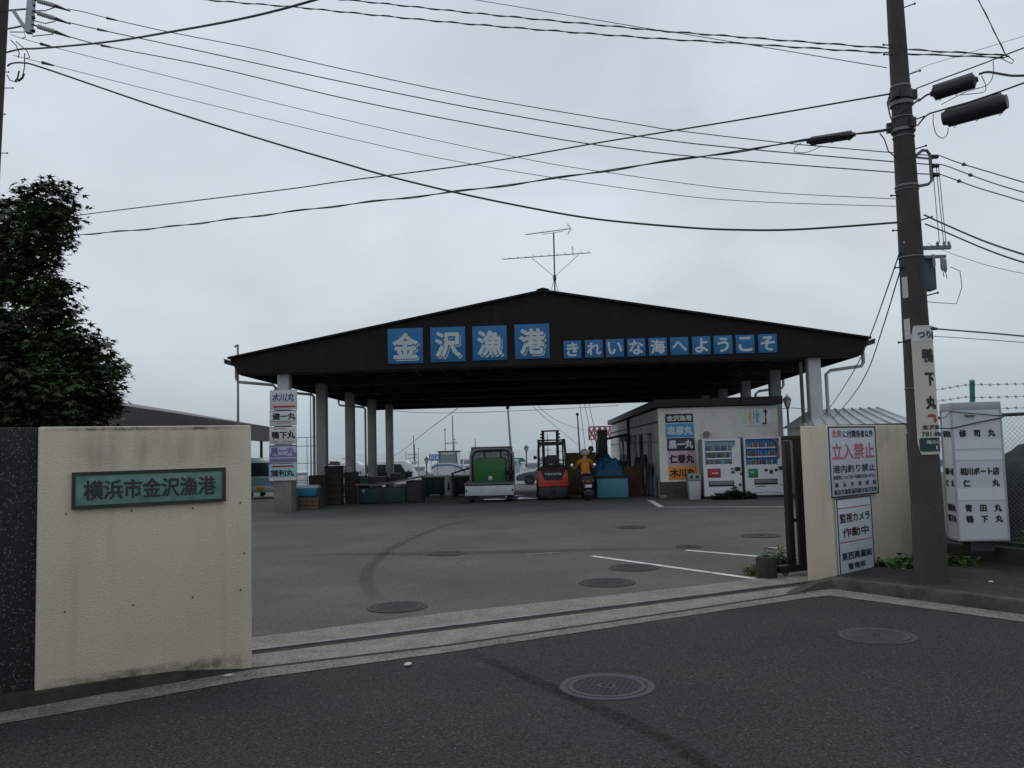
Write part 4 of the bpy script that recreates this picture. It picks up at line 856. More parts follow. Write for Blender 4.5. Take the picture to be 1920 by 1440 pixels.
# ------------------------------------------------------------------ overhead wires: each one a thing, hung between its own two ends
def spline(P, k=6):
    S = []
    for i in range(len(P)-1):
        p0, p1, p2, p3 = P[max(i-1,0)], P[i], P[i+1], P[min(i+2,len(P)-1)]
        for j in range(k):
            t = j/k; S.append(.5*((2*p1)+(p2-p0)*t+(2*p0-5*p1+4*p2-p3)*t*t+(3*p1-p0-3*p2+p3)*t**3))
    return S+[P[-1]]
wire_g = mat('bare_wire_grey', (.10,.105,.12), .6, var=.05); thick_m = mat('black_cable', (.022,.028,.032), .55, var=.05)
def wire(px, Y0, Y1, r, label, name='power_line', m=wire_g, twist=0, grips=()):
    x0, x1 = px[0][0], px[-1][0]; P = []
    for x, y in px:
        u = (x-x0)/(x1-x0); P.append(at(x, y, 1/((1-u)/Y0+u/Y1)))
    S = spline(P); b = MB(); b.tube(S, r, 6); o = b.build(name, m); tag(o, label, 'wire')
    if twist:
        L_ = [0.0]
        for i in range(1, len(S)): L_.append(L_[-1]+(S[i]-S[i-1]).length)
        n_ = int(L_[-1]/.09); T = []; j = 0
        for i in range(n_+1):
            s = L_[-1]*i/n_
            while j < len(L_)-2 and L_[j+1] < s: j += 1
            f = (s-L_[j])/(L_[j+1]-L_[j]); p = S[j].lerp(S[j+1], f); a = i*twist; T.append(p+Vector((0, math.cos(a)*r*1.8, math.sin(a)*r*1.8)))
        b = MB(); b.tube(T, r*.8, 5); b.build('lashed_strand', m, o)
    for x, y, L_, rr in grips:
        u = (x-x0)/(x1-x0); Y = 1/((1-u)/Y0+u/Y1); k = min(range(len(S)-1), key=lambda i: abs((S[i]-at(x,y,Y)).length)); d = (S[k+1]-S[k]).normalized(); c = S[k]
        b = MB(); b.tube([c-d*L_/2, c-d*L_*.2, c+d*L_*.3, c+d*L_/2], rr, 8, r1=rr*.4); b.build('wire_grip', dk_m, o)
    return o
wire([(128,17),(160,23),(210,36),(317,60),(480,92),(640,129),(893,182),(1200,234),(1263,244),(1470,268),(1673,286),(1755,292)], 11, 9.3, .006, 'uppermost of the three parallel power lines from the left pole insulators', grips=((210,36,.16,.018),))
wire([(128,42),(193,57),(367,94),(427,107),(640,153),(893,204),(1200,256),(1397,279),(1673,303),(1757,309)], 11, 9.3, .007, 'middle of the three parallel power lines from the left pole insulators', grips=((193,57,.16,.018),))
wire([(128,68),(200,87),(400,126),(640,183),(880,231),(1100,269),(1307,294),(1677,323),(1757,326)], 11, 9.3, .007, 'lowest of the three parallel power lines from the left pole insulators', grips=((200,87,.16,.018),))
wire([(20,65),(87,85),(300,139),(640,223),(970,295),(1137,323),(1397,357),(1680,373)], 11, 9.0, .004, 'thin wire under the three power lines, meeting the pole at its middle height', grips=((87,85,.18,.02),))
wire([(25,104),(90,120),(300,173),(640,256),(880,307),(1200,357),(1397,377),(1685,387)], 11, 9.0, .004, 'thin wire next below, nearly parallel, ending just under its neighbour on the right pole', grips=((90,120,.18,.022),))
wire([(14,124),(22,119),(43,118),(83,128),(300,202),(520,270),(640,305),(723,329),(850,360),(990,389),(1120,411),(1280,426),(1387,431),(1500,430),(1685,417)], 11, 8.8, .0115, 'thick black cable sagging from the left pole across the picture to the right pole', 'cable', thick_m)
wire([(13,98),(40,92),(83,90),(207,78),(330,58),(463,33),(590,0),(760,-55)], 10.9, 6.5, .0125, 'thick black cable climbing from the left pole out of the top of the view', 'cable', thick_m)
wire([(250,-16),(390,0),(550,13),(640,22),(880,45),(1200,70),(1377,81),(1660,99),(1885,108)], 12, 10, .007, 'lower of the two twisted cables high across the sky', 'cable', wire_m, 1.2)
wire([(480,-14),(653,0),(913,27),(1200,54),(1253,59),(1660,90),(1872,103),(1886,107)], 12, 10, .007, 'upper of the two twisted cables high across the sky', 'cable', wire_m, 1.2)
wire([(780,-18),(893,0),(1200,51),(1247,58),(1400,83),(1663,127)], 12, 9.1, .005, 'thin wire crossing both twisted cables before the right pole')
wire([(-40,428),(150,403),(400,372),(560,352),(640,340),(887,308),(1120,268),(1200,255),(1397,223),(1640,181),(1668,176)], 19, 8.85, .010, 'black cable rising from behind the tree to the top clamp of the right pole', 'cable', thick_m)
wire([(-40,462),(133,442),(300,427),(480,405),(640,385),(850,360),(1030,336),(1200,310),(1307,295),(1480,268),(1640,246),(1672,240)], 19, 8.85, .009, 'black cable with lashed strand rising from behind the tree to the lower clamp', 'cable', thick_m, .35)
wire([(1718,166),(1760,150),(1820,128),(1862,112),(1890,101),(1935,84)], 8.8, 7.8, .007, 'straight messenger wire above the upper cable closure', 'cable', thick_m)
wire([(1722,190),(1738,178),(1750,176)], 8.75, 8.7, .010, 'short stub of cable entering the upper closure', 'cable', thick_m)
wire([(1836,139),(1852,135),(1878,139),(1900,142),(1940,141)], 8.5, 8.0, .012, 'black cable leaving the upper closure to the right edge', 'cable', thick_m)
wire([(1720,236),(1738,216),(1760,208),(1800,197),(1860,177),(1940,148)], 8.75, 7.8, .009, 'messenger wire above the longer lower cable closure', 'cable', thick_m)
wire([(1759,291),(1768,294),(1800,306),(1870,327),(1960,354)], 8.9, 7.2, .006, 'top wire of three leaving the pole bracket to the right', grips=((1806,309,.05,.02),))
wire([(1762,308),(1780,313),(1830,332),(1880,349),(1960,372)], 8.9, 7.2, .006, 'middle wire of three leaving the pole bracket to the right', grips=((1820,328,.05,.02),))
wire([(1760,326),(1775,331),(1830,351),(1880,366),(1960,390)], 8.9, 7.2, .006, 'bottom wire of three leaving the pole bracket to the right', grips=((1796,339,.05,.02),))
wire([(1733,403),(1770,420),(1840,450),(1900,471),(1970,492)], 8.85, 7.2, .009, 'upper of two black cables falling right from the middle of the pole', 'cable', thick_m)
wire([(1735,420),(1770,434),(1840,464),(1900,486),(1970,506)], 8.85, 7.2, .008, 'lower of two black cables falling right from the middle of the pole', 'cable', thick_m)
wire([(1738,455),(1770,470),(1840,494),(1900,509),(1970,522)], 8.9, 7.2, .0025, 'hair thin wire falling right past the fuse cutouts')
wire([(1745,615),(1760,617),(1850,624),(1960,634)], 8.8, 7.6, .008, 'grey stay wire leaving the pole beside the top of its sign', 'cable', wire_g, grips=((1752,616,.07,.022),))
wire([(1745,630),(1850,637),(1960,645)], 8.8, 7.6, .0035, 'thin wire just under the stay wire beside the pole sign')
wire([(1688,470),(1664,540),(1631,631),(1600,697),(1560,759),(1545,778)], 8.9, 23, .007, 'left one of two slack service wires dropping to the hut', 'cable', thick_m)
wire([(1690,500),(1678,540),(1655,615),(1627,695),(1595,747),(1560,787)], 8.9, 23, .007, 'right one of two slack service wires dropping to the hut', 'cable', thick_m)
wire([(1812,-60),(1835,0),(1858,46),(1884,100)], 8.3, 8.1, .005, 'twisted wire dropping steeply from the top edge to the messenger joint', 'cable', thick_m, 1.5)
wire([(1700,142),(1735,124),(1800,104),(1880,80),(1950,58)], 9.2, 8.0, .0025, 'hair thin wire rising right behind the upper closure')
def closure(p0, p1, Y0, Y1, r, label, segs, taper):
    A, Bq = at(*p0, Y0), at(*p1, Y1); d = (Bq-A); t = thing('cable_closure', label, 'cable closure', A)
    b = MB(); n_ = 9; P = [Vector((0,0,0)), d*.03, d*.09, d*.5, d*.91, d*.97, d]; rr = [r*taper, r*taper, r, r, r, r*taper, r*taper]
    ax_ = d.normalized(); a = ax_.cross(Vector((0,0,1))).normalized(); c = a.cross(ax_); vs = []; n_ = 12
    for p, q in zip(P, rr):
        for k in range(n_): an = 2*math.pi*(k+.5)/n_; vs.append(p+a*math.cos(an)*q+c*math.sin(an)*q)
    b.add(vs, [(i*n_+k,i*n_+(k+1)%n_,(i+1)*n_+(k+1)%n_,(i+1)*n_+k) for i in range(6) for k in range(n_)]+[tuple(range(n_))[::-1], tuple(6*n_+k for k in range(n_))])
    b.build('drum', dk_m, t)
    b = MB(); b.tube([d*.08-c*(-r*1.0), d*.92-c*(-r*1.0)], r*.16, 4); b.tube([d*.08+c*-r, d*.92+c*-r], r*.12, 4); b.build('clamp_bar', dk_m, t)
    for u in (.15,.5,.85):
        b = MB(); b.tube([d*u-c*(r*1.0), d*(u+.02)-c*(r*1.3), d*(u+.05)-c*(r*1.1)], .004, 5); b.build('hook', wire_m, t)
    return t
closure((1744,177),(1834,148), 8.7, 8.45, .076, 'dark drum cable closure with narrow necks beside the top of the right pole', 5, .35)
closure((1768,223),(1889,190), 8.6, 8.2, .093, 'longest black cable closure, blunt ended, below the other drum', 5, .75)
closure((1513,266),(1604,252), 9.4, 9.1, .045, 'slim long black cable closure on the cable left of the right pole', 5, .5)
for p, lab in ((((1840,142),(1848,160),(1845,172),(1822,176),(1800,178)),'loose loop of thin wire hanging under the upper closure'),(((1862,115),(1862,140),(1850,160),(1812,172),(1765,196)),'longer loose wire loop hanging right of the upper closure'),(((1750,214),(1750,232),(1756,252),(1768,259),(1776,252),(1778,240)),'hanging wire loop at the left end of the longest closure'),(((1884,104),(1893,108),(1900,113),(1897,119),(1886,114),(1874,108)),'small wire coil at the messenger joint near the right edge'),(((1502,268),(1492,275),(1490,284),(1510,286),(1532,278),(1540,273)),'loose wire loop under the slim cable closure')):
    wire(list(p), 8.4 if p[0][0] > 1600 else 9.4, 8.39 if p[0][0] > 1600 else 9.39, .004, lab, 'wire_loop', wire_m) if p[0][0] != p[-1][0] else None

# ------------------------------------------------------------------ television aerial on the roof ridge
ant_m = mat('aerial_aluminium', (.10,.105,.115), .5, metal=.4)
ab = shed_local(1040.5, 546, 1.2); AW = SM @ ab; an = thing('tv_aerial', 'television aerial with two yagi booms standing on the shed roof', 'aerial', AW)
def aq(px, py): return at(px, py, AW.y)-AW
b = MB(); b.tube([(0,0,-.1), aq(1038,436)], .024, 8); b.build('mast', ant_m, an)
def boom(p0, p1, n_, el, name):
    A, Bq = aq(*p0), aq(*p1); d = Bq-A; b = MB(); b.tube([A,Bq], .013, 6); o = b.build(name, ant_m, an); sd_ = Vector((-d.y, d.x, 0)).normalized(); sd_ = Vector((.16,.97,.17)).normalized()
    for k in range(n_):
        u = k/(n_-1); ln = el*(.55+.45*u)*(1.25 if k == n_-1 else 1); p = A+d*u; b = MB(); b.tube([p-sd_*ln*.5+Vector((-.02,0,.05))*ln, p+sd_*ln*.5], .006, 5); b.build('element', ant_m, o)
    return o
o = boom((943,486),(1106,474), 12, .85, 'lower_boom'); b = MB(); q = aq(1075,475.5); b.tube([q+Vector((-.02,-.4,0)), q+Vector((-.06,-.4,.13)), q+Vector((0,.4,.13)), q+Vector((.04,.4,0))], .007, 5); b.build('folded_dipole', ant_m, o)
o = boom((985,440),(1068,429), 15, .26, 'upper_boom'); b = MB(); b.tube([aq(1017,439.5), aq(1057,433.5)], .008, 5); b.build('support_bar', ant_m, o); b = MB()
q = aq(1071,429); b.tube([q, q+Vector((-.12,0,.16))], .008, 5); b.tube([q, q+Vector((-.10,0,-.17))], .008, 5)
for k in (-.12,-.06,.06,.12): b.tube([q+Vector((-abs(k)*.8,-.2,k)), q+Vector((-abs(k)*.8,.2,k))], .005, 4)
b.build('reflector', ant_m, o)
for p in ((997,484),(1085,477)):
    b = MB(); b.tube([aq(1040,519), aq(*p)], .008, 5); b.build('stay', ant_m, an)
b = MB(); b.lathe([(.03,-.1),(.05,-.05),(.05,.05),(.03,.09)], tuple(aq(1040,521)), 10); b.build('mast_clamp', dk_m, an)
for p in (1033,1048):
    b = MB(); b.tube([aq(1040,522), aq(p,545)+Vector((0,.3,0))], .008, 5); b.build('foot_strut', ant_m, an)
# ------------------------------------------------------------------ tree at the left
leaf_m = bpy.data.materials.new('maple_leaf'); leaf_m.use_nodes = True
n = leaf_m.node_tree.nodes; l = leaf_m.node_tree.links; bs = n['Principled BSDF']
cv = n.new('ShaderNodeVertexColor'); cv.layer_name = 'tint'; l.new(cv.outputs[0], bs.inputs['Base Color']); bs.inputs['Roughness'].default_value = .55; bs.inputs['Specular IOR Level'].default_value = .3
bark = mat('bark', (.05,.04,.032), .95, var=.35, scale=7, bump=.8)
LEAF = []
for k in range(5):
    a = (k-2)*math.radians(52); ln = (1, .92, .62)[abs(k-2)] if True else 1
    LEAF.append((math.sin(a)*ln, math.cos(a)*ln))
    if k < 4: am_ = a+math.radians(26); LEAF.append((math.sin(am_)*.36, math.cos(am_)*.36))
LEAF.append((.0, -.12))
def leaf(b, c, nrm, up, s, col):
    nrm = nrm.normalized(); u = (up-nrm*up.dot(nrm)); u = u.normalized() if u.length > 1e-4 else Vector((1,0,0)); r_ = u.cross(nrm)
    b.col = col; b.add([c+r_*x*s+u*y*s-nrm*(abs(x)*.28*s) for x, y in LEAF], [tuple(range(10))])
def crown(name, blobs, parent, per, size, seed, base=(.045,.075,.022)):
    rg = random.Random(seed); b = MB()
    for c, rad in blobs:
        nt = int((per if c.z > 2.9 else per*1.5)*(rad/.385)**2)
        for _ in range(nt):
            while True:
                d = Vector((rg.uniform(-1,1), rg.uniform(-1,1), rg.uniform(-1,1)))
                if .05 < d.length < 1: break
            d = d.normalized()*(d.length**.45); tip = c+Vector((d.x, d.y*.9, d.z*.85))*rad
            k = (.95+1.1*noise.noise(tip*2.1))*rg.uniform(.8,1.2); hue = rg.random(); out = (d+Vector((0,0,-.25))).normalized()
            for q in range(rg.randint(7, 12)):
                o = Vector((max(-1.5,min(1.5,rg.gauss(0,.9))), max(-1.5,min(1.5,rg.gauss(0,.9))), rg.gauss(0,.35)))*size*1.2
                nm = Vector((rg.gauss(0,.38), rg.gauss(0,.38), 1))+d*.35; upv = out+Vector((rg.gauss(0,.7), rg.gauss(0,.7), rg.gauss(-.25,.4)))
                v = k*rg.uniform(.75,1.3); leaf(b, tip+o, nm, upv, size*rg.uniform(.7,1.2), (base[0]*v*(.8+.9*hue*hue), base[1]*v, base[2]*v*(.8+.3*hue)))
    b.col = None
    o = b.build(name, leaf_m, parent, smooth=False); return o
TB = [(92,380,58,10.3),(35,415,62,10.7),(124,410,24,10.2),(135,402,14,10.2),(78,462,54,10.2),(112,450,30,10.1),(-10,500,70,10.9),(70,525,58,10.4),(112,545,36,10.1),(15,590,75,10.7),(118,585,34,10.0),(80,615,60,10.2),(135,640,50,10.1),(165,660,42,10.2),(60,690,75,10.0),(-5,690,80,10.6),(195,690,38,10.2),(175,735,52,10.1),(110,745,75,9.9),(30,775,80,10.0),(200,752,26,10.2),(160,790,46,10.2),(100,805,60,10.3),(-90,450,90,10.8),(-100,610,110,10.6),(-90,750,120,10.4),(-150,540,100,11.2),(-190,700,120,11)]
TC = foot(-30, 10.8); tree = thing('maple_tree', 'dark green broad leaved tree rising behind the left boundary wall', 'tree', TC)
tblobs = [(at(x-7, y+2, Y)-TC, r*.90*Y/FOC) for x, y, r, Y in TB]
top = at(20, 400, 10.7)-TC; b = MB(); spine = [Vector((0,0,-.1)), Vector((.05,.02,1.2)), Vector((.0,.0,2.2)), top*.5+Vector((0,0,1.7)), top]
b.tube(spine, .15, 12, r1=.02); tr = b.build('trunk', bark, tree)
for i, (c, rad) in enumerate(tblobs):
    s0 = spine[1].lerp(spine[3], min(1, max(.1, (c.z-1.4)/3.2))); mid = s0.lerp(c, .5)+Vector((0,0,-.12)); b = MB(); b.tube(spline([s0, mid, c, c+(c-mid)*.1]), .026, 6, r1=.006)
    for k in range(5): e_ = c+Vector((random.uniform(-1,1),random.uniform(-1,1),random.uniform(-.5,1)))*rad*.8; b.tube([mid.lerp(c,.6), e_], .008, 4, r1=.003)
    b.build('limb', bark, tree)
crown('crown', tblobs, tree, 98, .082, 3, (.029,.052,.017))

# ------------------------------------------------------------------ weeds
def weeds(name, label, cat, c, rx, ry, n_, h, sz, seed, col=(.05,.10,.02), blade=False, group=None):
    rg = random.Random(seed); t = thing(name, label, cat, c, 0, group); b = MB(); s = MB()
    for _ in range(n_):
        a = rg.random()*6.283; q = math.sqrt(rg.random()); p = Vector((math.cos(a)*rx*q, math.sin(a)*ry*q, 0)); hh_ = h*rg.uniform(.35,1)*(1-.5*q)
        tip = p+Vector((rg.gauss(0,.25)*hh_, rg.gauss(0,.25)*hh_, hh_)); s.tube([p, p.lerp(tip,.5)+Vector((0,0,.02)), tip], .003, 4)
        for k in range(rg.randint(4,8)):
            u = rg.uniform(.2,1); c_ = p.lerp(tip,u); d = Vector((rg.gauss(0,1),rg.gauss(0,1),rg.uniform(-.2,.7))).normalized(); r_ = d.cross(Vector((0,0,1))).normalized(); z_ = sz*rg.uniform(.6,1.3); v = rg.uniform(.6,1.5)
            b.col = (col[0]*v, col[1]*v, col[2]*v); w_ = .10 if blade else .38
            b.add([c_, c_+d*z_*.5+r_*z_*w_, c_+d*z_+Vector((0,0,-.15*z_)), c_+d*z_*.5-r_*z_*w_], [(0,1,2,3)])
    b.build('leaves', leaf_m, t, smooth=False); s.build('stems', mat('weed_stem',(.05,.08,.02),.8), t); return t
q = WR0.lerp(WR1,.60); weeds('weed_clump', 'creeping green weeds along the foot of the right gatepost wall', 'weeds', (q.x+.12,q.y-.12,.08), .62, .16, 95, .17, .085, 2)
q = WR0.lerp(WR1,.68); weeds('weed_clump', 'light green weed patch spilling onto the sidewalk before the wall', 'weeds', (q.x-.02,q.y-.36,.10), .22, .20, 40, .08, .08, 4, (.07,.14,.03))
q = WR0.lerp(WR1,.10); weeds('weed_clump', 'tiny weed tuft under the corner of the camera notice', 'weeds', (q.x+.05,q.y-.10,.02), .10, .06, 12, .08, .06, 6)
p = gnd(1462,1066); weeds('weed_clump', 'tall grassy weeds between the concrete stop block and the gate', 'weeds', p, .16, .14, 40, .34, .13, 8, (.06,.12,.02), True)
p = gnd(1412,1078); weeds('weed_clump', 'small yellow green weeds just left of the concrete stop block', 'weeds', p, .10, .08, 22, .16, .09, 9, (.10,.13,.02), True)
weeds('weed_clump', 'bright green grass at the right edge behind the chain link fence', 'weeds', (6.35,10.05,.2), .35, .5, 170, .42, .16, 10, (.08,.17,.02), True)
q = F0+fd*.8; weeds('weed_clump', 'dark weeds sprouting on the sidewalk along the low wall', 'weeds', (q.x-.2,q.y-.1,.116), .3, .55, 80, .10, .07, 11)
q = OM @ Vector((1.95,-1.25,0)); weeds('weed_clump', 'dark bushy weeds in front of the gap between the vending machines', 'weeds', q, .62, .22, 150, .34, .13, 12, (.022,.045,.014))
q = OM @ Vector((1.95,-1.15,0)); weeds('weed_clump', 'taller weed stalks at the corner of the left vending machine', 'weeds', q, .16, .12, 18, .55, .14, 13, (.022,.05,.015))

# ------------------------------------------------------------------ vending machines, bin
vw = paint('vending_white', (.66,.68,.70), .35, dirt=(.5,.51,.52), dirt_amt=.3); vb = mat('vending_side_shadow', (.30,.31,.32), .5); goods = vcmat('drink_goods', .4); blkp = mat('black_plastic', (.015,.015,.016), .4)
CAN = [tuple(.55*c+.06 for c in q) for q in [(.5,.05,.05),(.05,.15,.45),(.08,.3,.1),(.35,.2,.06),(.5,.5,.5),(.1,.35,.45),(.3,.08,.05),(.55,.35,.05),(.03,.05,.12),(.25,.3,.1),(.12,.07,.04),(.2,.4,.5)]]
def vending(x0, w, h, label, kind):
    t = thing('vending_machine', label, 'vending machine', OM @ Vector((x0,-.80,.0)), TH); z0 = .085; D = .70
    F = lambda u, v: (u*w, z0+(1-v)*h)
    wx0, wx1, wy0, wy1 = (.06,.86,.035,.47) if kind else (.04,.87,.035,.50)
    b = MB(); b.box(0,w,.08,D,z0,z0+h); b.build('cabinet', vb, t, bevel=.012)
    b = MB(); X0,Zt = F(wx0,wy0); X1,Zb = F(wx1,wy1)
    b.box(0,w,0,.079,z0,Zb); b.box(0,w,0,.079,Zt,z0+h); b.box(0,X0,0,.079,Zb,Zt); b.box(X1,w,0,.079,Zb,Zt); b.build('door', vw, t)
    back = mat('display_pale_blue',(.20,.40,.46),.6) if kind else mat('display_deep_blue',(.02,.14,.38),.6)
    b = MB(); b.box(X0,X1,.071,.078,Zb,Zt); b.build('display_back', back, t)
    rg = random.Random(5+kind); H = Zt-Zb
    for r_ in range(3):
        zb_ = Zt-H*((.42,.70,.955)[r_] if kind else (.32,.65,.965)[r_]); hb = H*(.27 if (kind and r_ == 0) else .19); b = MB(); n_ = 11
        for k in range(n_):
            if rg.random() < .06: continue
            b.col = rg.choice(CAN); xx = X0+.03+(X1-X0-(.15 if kind else .13))*(k+.5)/n_; rr = (X1-X0)/n_*.34; hh_ = hb*rg.uniform(.85,1)
            b.lathe([(rr*.9,0),(rr,.01),(rr,hh_*.62),(rr*.45,hh_*.85),(rr*.45,hh_)] if r_ == 0 or rg.random() < .3 else [(rr*.9,0),(rr,.01),(rr,hh_*.9),(rr*.8,hh_)], (xx,.045,zb_+.012), 8)
        b.col = None; b.build('drink_row', goods, t); b = MB(); b.box(X0,X1-.06,.02,.07,zb_-.012,zb_+.011); b.build('shelf', edge_m, t)
        b = MB()
        for k in range(n_): xx = X0+.03+(X1-X0-(.15 if kind else .13))*(k+.5)/n_; b.box(xx-.03,xx+.03,.012,.019,zb_-.03,zb_+.008)
        b.build('button_strip', mat('button_white',(.75,.77,.78),.4), t)
    if kind: b = MB(); b.prism([(X1-.11,Zb+.001),(X1-.001,Zb+.001),(X1-.001,Zt-.15),(X1-.11,Zt-.25)], .003, .068); b.build('slanted_panel', vw, t)
    else:
        b = MB(); pts = [(X1-.16,Zt-.001),(X1-.06,Zt-.10),(X1-.005,Zt-.27),(X1-.03,Zt-.45),(X1-.10,Zt-.55)]; b.tube([(x,.0,z) for x, z in pts], .022, 6, flat=1); b.build('orange_arc', mat('arc_orange',(.62,.17,.04),.5), t)
        b = MB(); b.prism([(X1-.07,Zb+.001),(X1-.001,Zb+.001),(X1-.001,Zb+.22),(X1-.04,Zb+.18)], .003, .068); b.build('slanted_panel', vw, t)
    def pan(name, m, u0,u1,v0,v1, y=-.004, y1=-.0005):
        b = MB(); a_, zt = F(u0,v0); c_, zb = F(u1,v1); b.box(a_,c_,y,y1,zb,zt); return b.build(name, m, t, bevel=.002)
    if kind:
        pan('red_poster', mat('poster_red',(.30,.03,.04),.5), .10,.45,.52,.68); a_, z_ = F(.29,.60); b = MB(); b.box(a_-.08,a_+.10,-.006,-.0042,z_-.015,z_+.015); b.build('poster_mark', white_s, t)
        pan('outlet', blkp, .12,.79,.735,.835); pan('outlet_flap', mat('grey_flap',(.16,.17,.17),.3), .14,.77,.745,.81, -.012,-.0045)
        pan('coin_unit', blkp, .83,.97,.50,.57, -.02); pan('display', blkp, .72,.82,.52,.545); pan('note_slot', mat('note_slot_grey',(.08,.085,.08),.4), .72,.82,.565,.615); pan('coin_return', blkp, .91,.98,.79,.84); pan('lock', blkp, .955,.995,.60,.645); pan('vent', blkp, .25,.80,.955,.975)
    else:
        pan('green_poster', mat('poster_green',(.02,.20,.09),.5), .08,.32,.545,.70); a_, z_ = F(.20,.61); b = MB(); b.box(a_-.10,a_+.03,-.006,-.0042,z_-.03,z_+.04); b.build('poster_mark', mat('poster_grey',(.25,.3,.28),.5), t)
        pan('outlet', blkp, .22,.79,.725,.825); pan('outlet_flap', mat('grey_flap',(.16,.17,.17),.3), .24,.77,.735,.80, -.012,-.0045)
        for k, (u0,u1,v0,v1) in enumerate(((.48,.56,.555,.60),(.60,.69,.575,.64),(.73,.81,.555,.60))): pan('note_slot', blkp, u0,u1,v0,v1)
        pan('coin_unit', blkp, .83,.96,.515,.575, -.02); pan('lock', blkp, .93,.97,.42,.47); pan('coin_return', blkp, .92,.99,.80,.85); pan('label_strip', mat('label_green_grey',(.12,.22,.16),.5), .26,.50,.84,.86); pan('recycle_mark', mat('mark_blue',(.05,.12,.35),.5), .85,.88,.825,.85)
        b = MB(); x_, z_ = F(0,.955); b.tube([(w*.1,-.006,z_-.02),(w*.5,-.006,z_+.02),(w*.9,-.006,z_-.02)], .012, 5, flat=.5); b.build('plinth_curve', mat('curve_teal',(.10,.22,.22),.5), t)
    b = MB(); b.box(.02,w-.02,.02,D,.0,z0); b.build('foot_rail', blkp, t)
    return t
vx0 = off_local(1319, 880, -.80).x; vx1 = off_local(1390.5, 880, -.80).x; vending(vx0, vx1-vx0, 1.66, 'left white drink machine with a red poster panel', 1)
vx2 = off_local(1396.5, 880, -.80).x; vx3 = off_local(1473, 880, -.80).x; vending(vx2, vx3-vx2, 1.69, 'right white drink machine with orange arc and green poster', 0)
q = OM @ Vector((off_local(1302.5,910,-.9).x,-.75,0)); t = thing('recycling_bin', 'grey bin with two round holes in its lid in front of the orange board', 'bin', q, TH)
binm = mat('bin_grey',(.36,.39,.40),.5,var=.1,dirt=(.22,.23,.23),dirt_amt=.4)
b = MB(); b.prism([(-.155,0),(.155,0),(.185,.55),(-.185,.55)], -.16, .16); b.build('body', binm, t, bevel=.015)
b = MB(); b.prism([(-.20,.552),(.20,.552),(.19,.68),(.16,.76),(-.16,.76),(-.19,.68)], -.18, .18); ld_ = b.build('lid', mat('bin_lid_grey',(.24,.25,.25),.5), t, bevel=.01)
for x in (-.085,.085): b = MB(); b.lathe([(.045,-.006),(.045,-.0005)], (x,-.18,.66), 16, 'y'); b.build('hole', blkp, ld_)

# ------------------------------------------------------------------ wheels and vehicles
tyre_m = mat('tyre_black', (.016,.016,.016), .85, var=.2); rim_s = mat('rim_silver', (.35,.36,.37), .35, metal=.6)
def wheel(t, x, y, z, r, w, m=None):
    b = MB(); b.lathe([(r*.62,-w/2),(r*.92,-w/2),(r,-w*.35),(r,w*.35),(r*.92,w/2),(r*.62,w/2)], (x,y,z), 24, 'x'); ty = b.build('wheel', tyre_m, t)
    b = MB(); b.lathe([(r*.1,-w*.47),(r*.6,-w*.42),(r*.61,w*.42),(r*.1,w*.47)], (x,y,z), 16, 'x'); b.build('rim', m or rim_s, ty)
    b = MB()
    for k in range(5):
        a = k*1.2566
        for s in (-1,1): b.tube([(x+s*w*.485,y+math.cos(a)*r*.14,z+math.sin(a)*r*.14),(x+s*w*.47,y+math.cos(a)*r*.58,z+math.sin(a)*r*.58)], r*.05, 4)
    b.build('spokes', m or rim_s, ty); return ty
# small flat-bed truck seen from behind
silver = paint('truck_silver', (.30,.32,.33), .4, dirt=(.2,.2,.2), dirt_amt=.3); kt_dark = mat('chassis_black',(.02,.02,.021),.7)
T0 = foot(916, 26.1); kt = thing('flatbed_truck', 'small silver flatbed truck seen from behind with lowered tailgate', 'truck', T0, R(-1))
b = MB(); b.box(-.74,.74,-.012,.02,.215,.515)
for x0, x1 in ((-.72,-.27),(-.25,.22),(.24,.70)): b.box(x0,x1,-.022,-.013,.24,.49)
tg = b.build('tailgate', mat('tailgate_silver',(.50,.53,.58),.35,var=.05,dirt=(.3,.3,.3),dirt_amt=.3), kt, bevel=.006)
for x in (-.70,.70): b = MB(); b.box(x-.02,x+.02,-.03,-.0225,.33,.40); b.build('latch', kt_dark, tg)
b = MB(); b.box(-.72,.72,.02,1.98,.53,.60); b.build('bed', mat('bed_grey',(.12,.125,.13),.6,var=.2), kt)
b = MB(); b.prism([(-.80,.55),(-.72,.615),(.74,.615),(.72,.55)], -.06, .5); b.build('bed_mat', mat('wet_grey_mat',(.10,.105,.11),.6,var=.2), kt)
for x in (-.735,.735): b = MB(); b.box(x-.015,x+.015,.03,1.95,.48,.86 if x < -9 else .60); b.build('side_gate', silver, kt)
b = MB(); b.prism([(2.05,.32),(2.05,1.60),(2.2,1.70),(2.95,1.68),(3.2,1.05),(3.28,.95),(3.28,.32)], -.68, .68, 'yz'); cb = b.build('cab', silver, kt, bevel=.04)
b = MB(); b.box(-.60,.64,2.035,2.052,.72,1.55); b.build('rear_window', glass('cab_glass_sky_tone',(.30,.36,.38),.08), cb)  # opaque pane; sky seen through the cab is put into its pale colour
b = MB(); b.box(-.25,-.20,2.02,2.034,.98,1.53); b.box(.28,.33,2.02,2.034,.98,1.53); b.box(-.25,.33,2.02,2.034,1.531,1.575); b.build('window_frame', kt_dark, cb)
fr = mat('guard_frame_grey',(.50,.51,.51),.45,metal=.3)
b = MB(); b.tube([(-.70,1.97,.6),(-.70,1.97,1.38),(-.66,1.97,1.52),(-.56,1.97,1.60),(-.4,1.97,1.63),(.40,1.97,1.635),(.58,1.97,1.60),(.68,1.97,1.52),(.72,1.97,1.38),(.72,1.97,.6)], .032, 8)
for x in (-.33,.08,.48): b.tube([(x,1.97,.6),(x,1.97,1.62)], .018, 6)
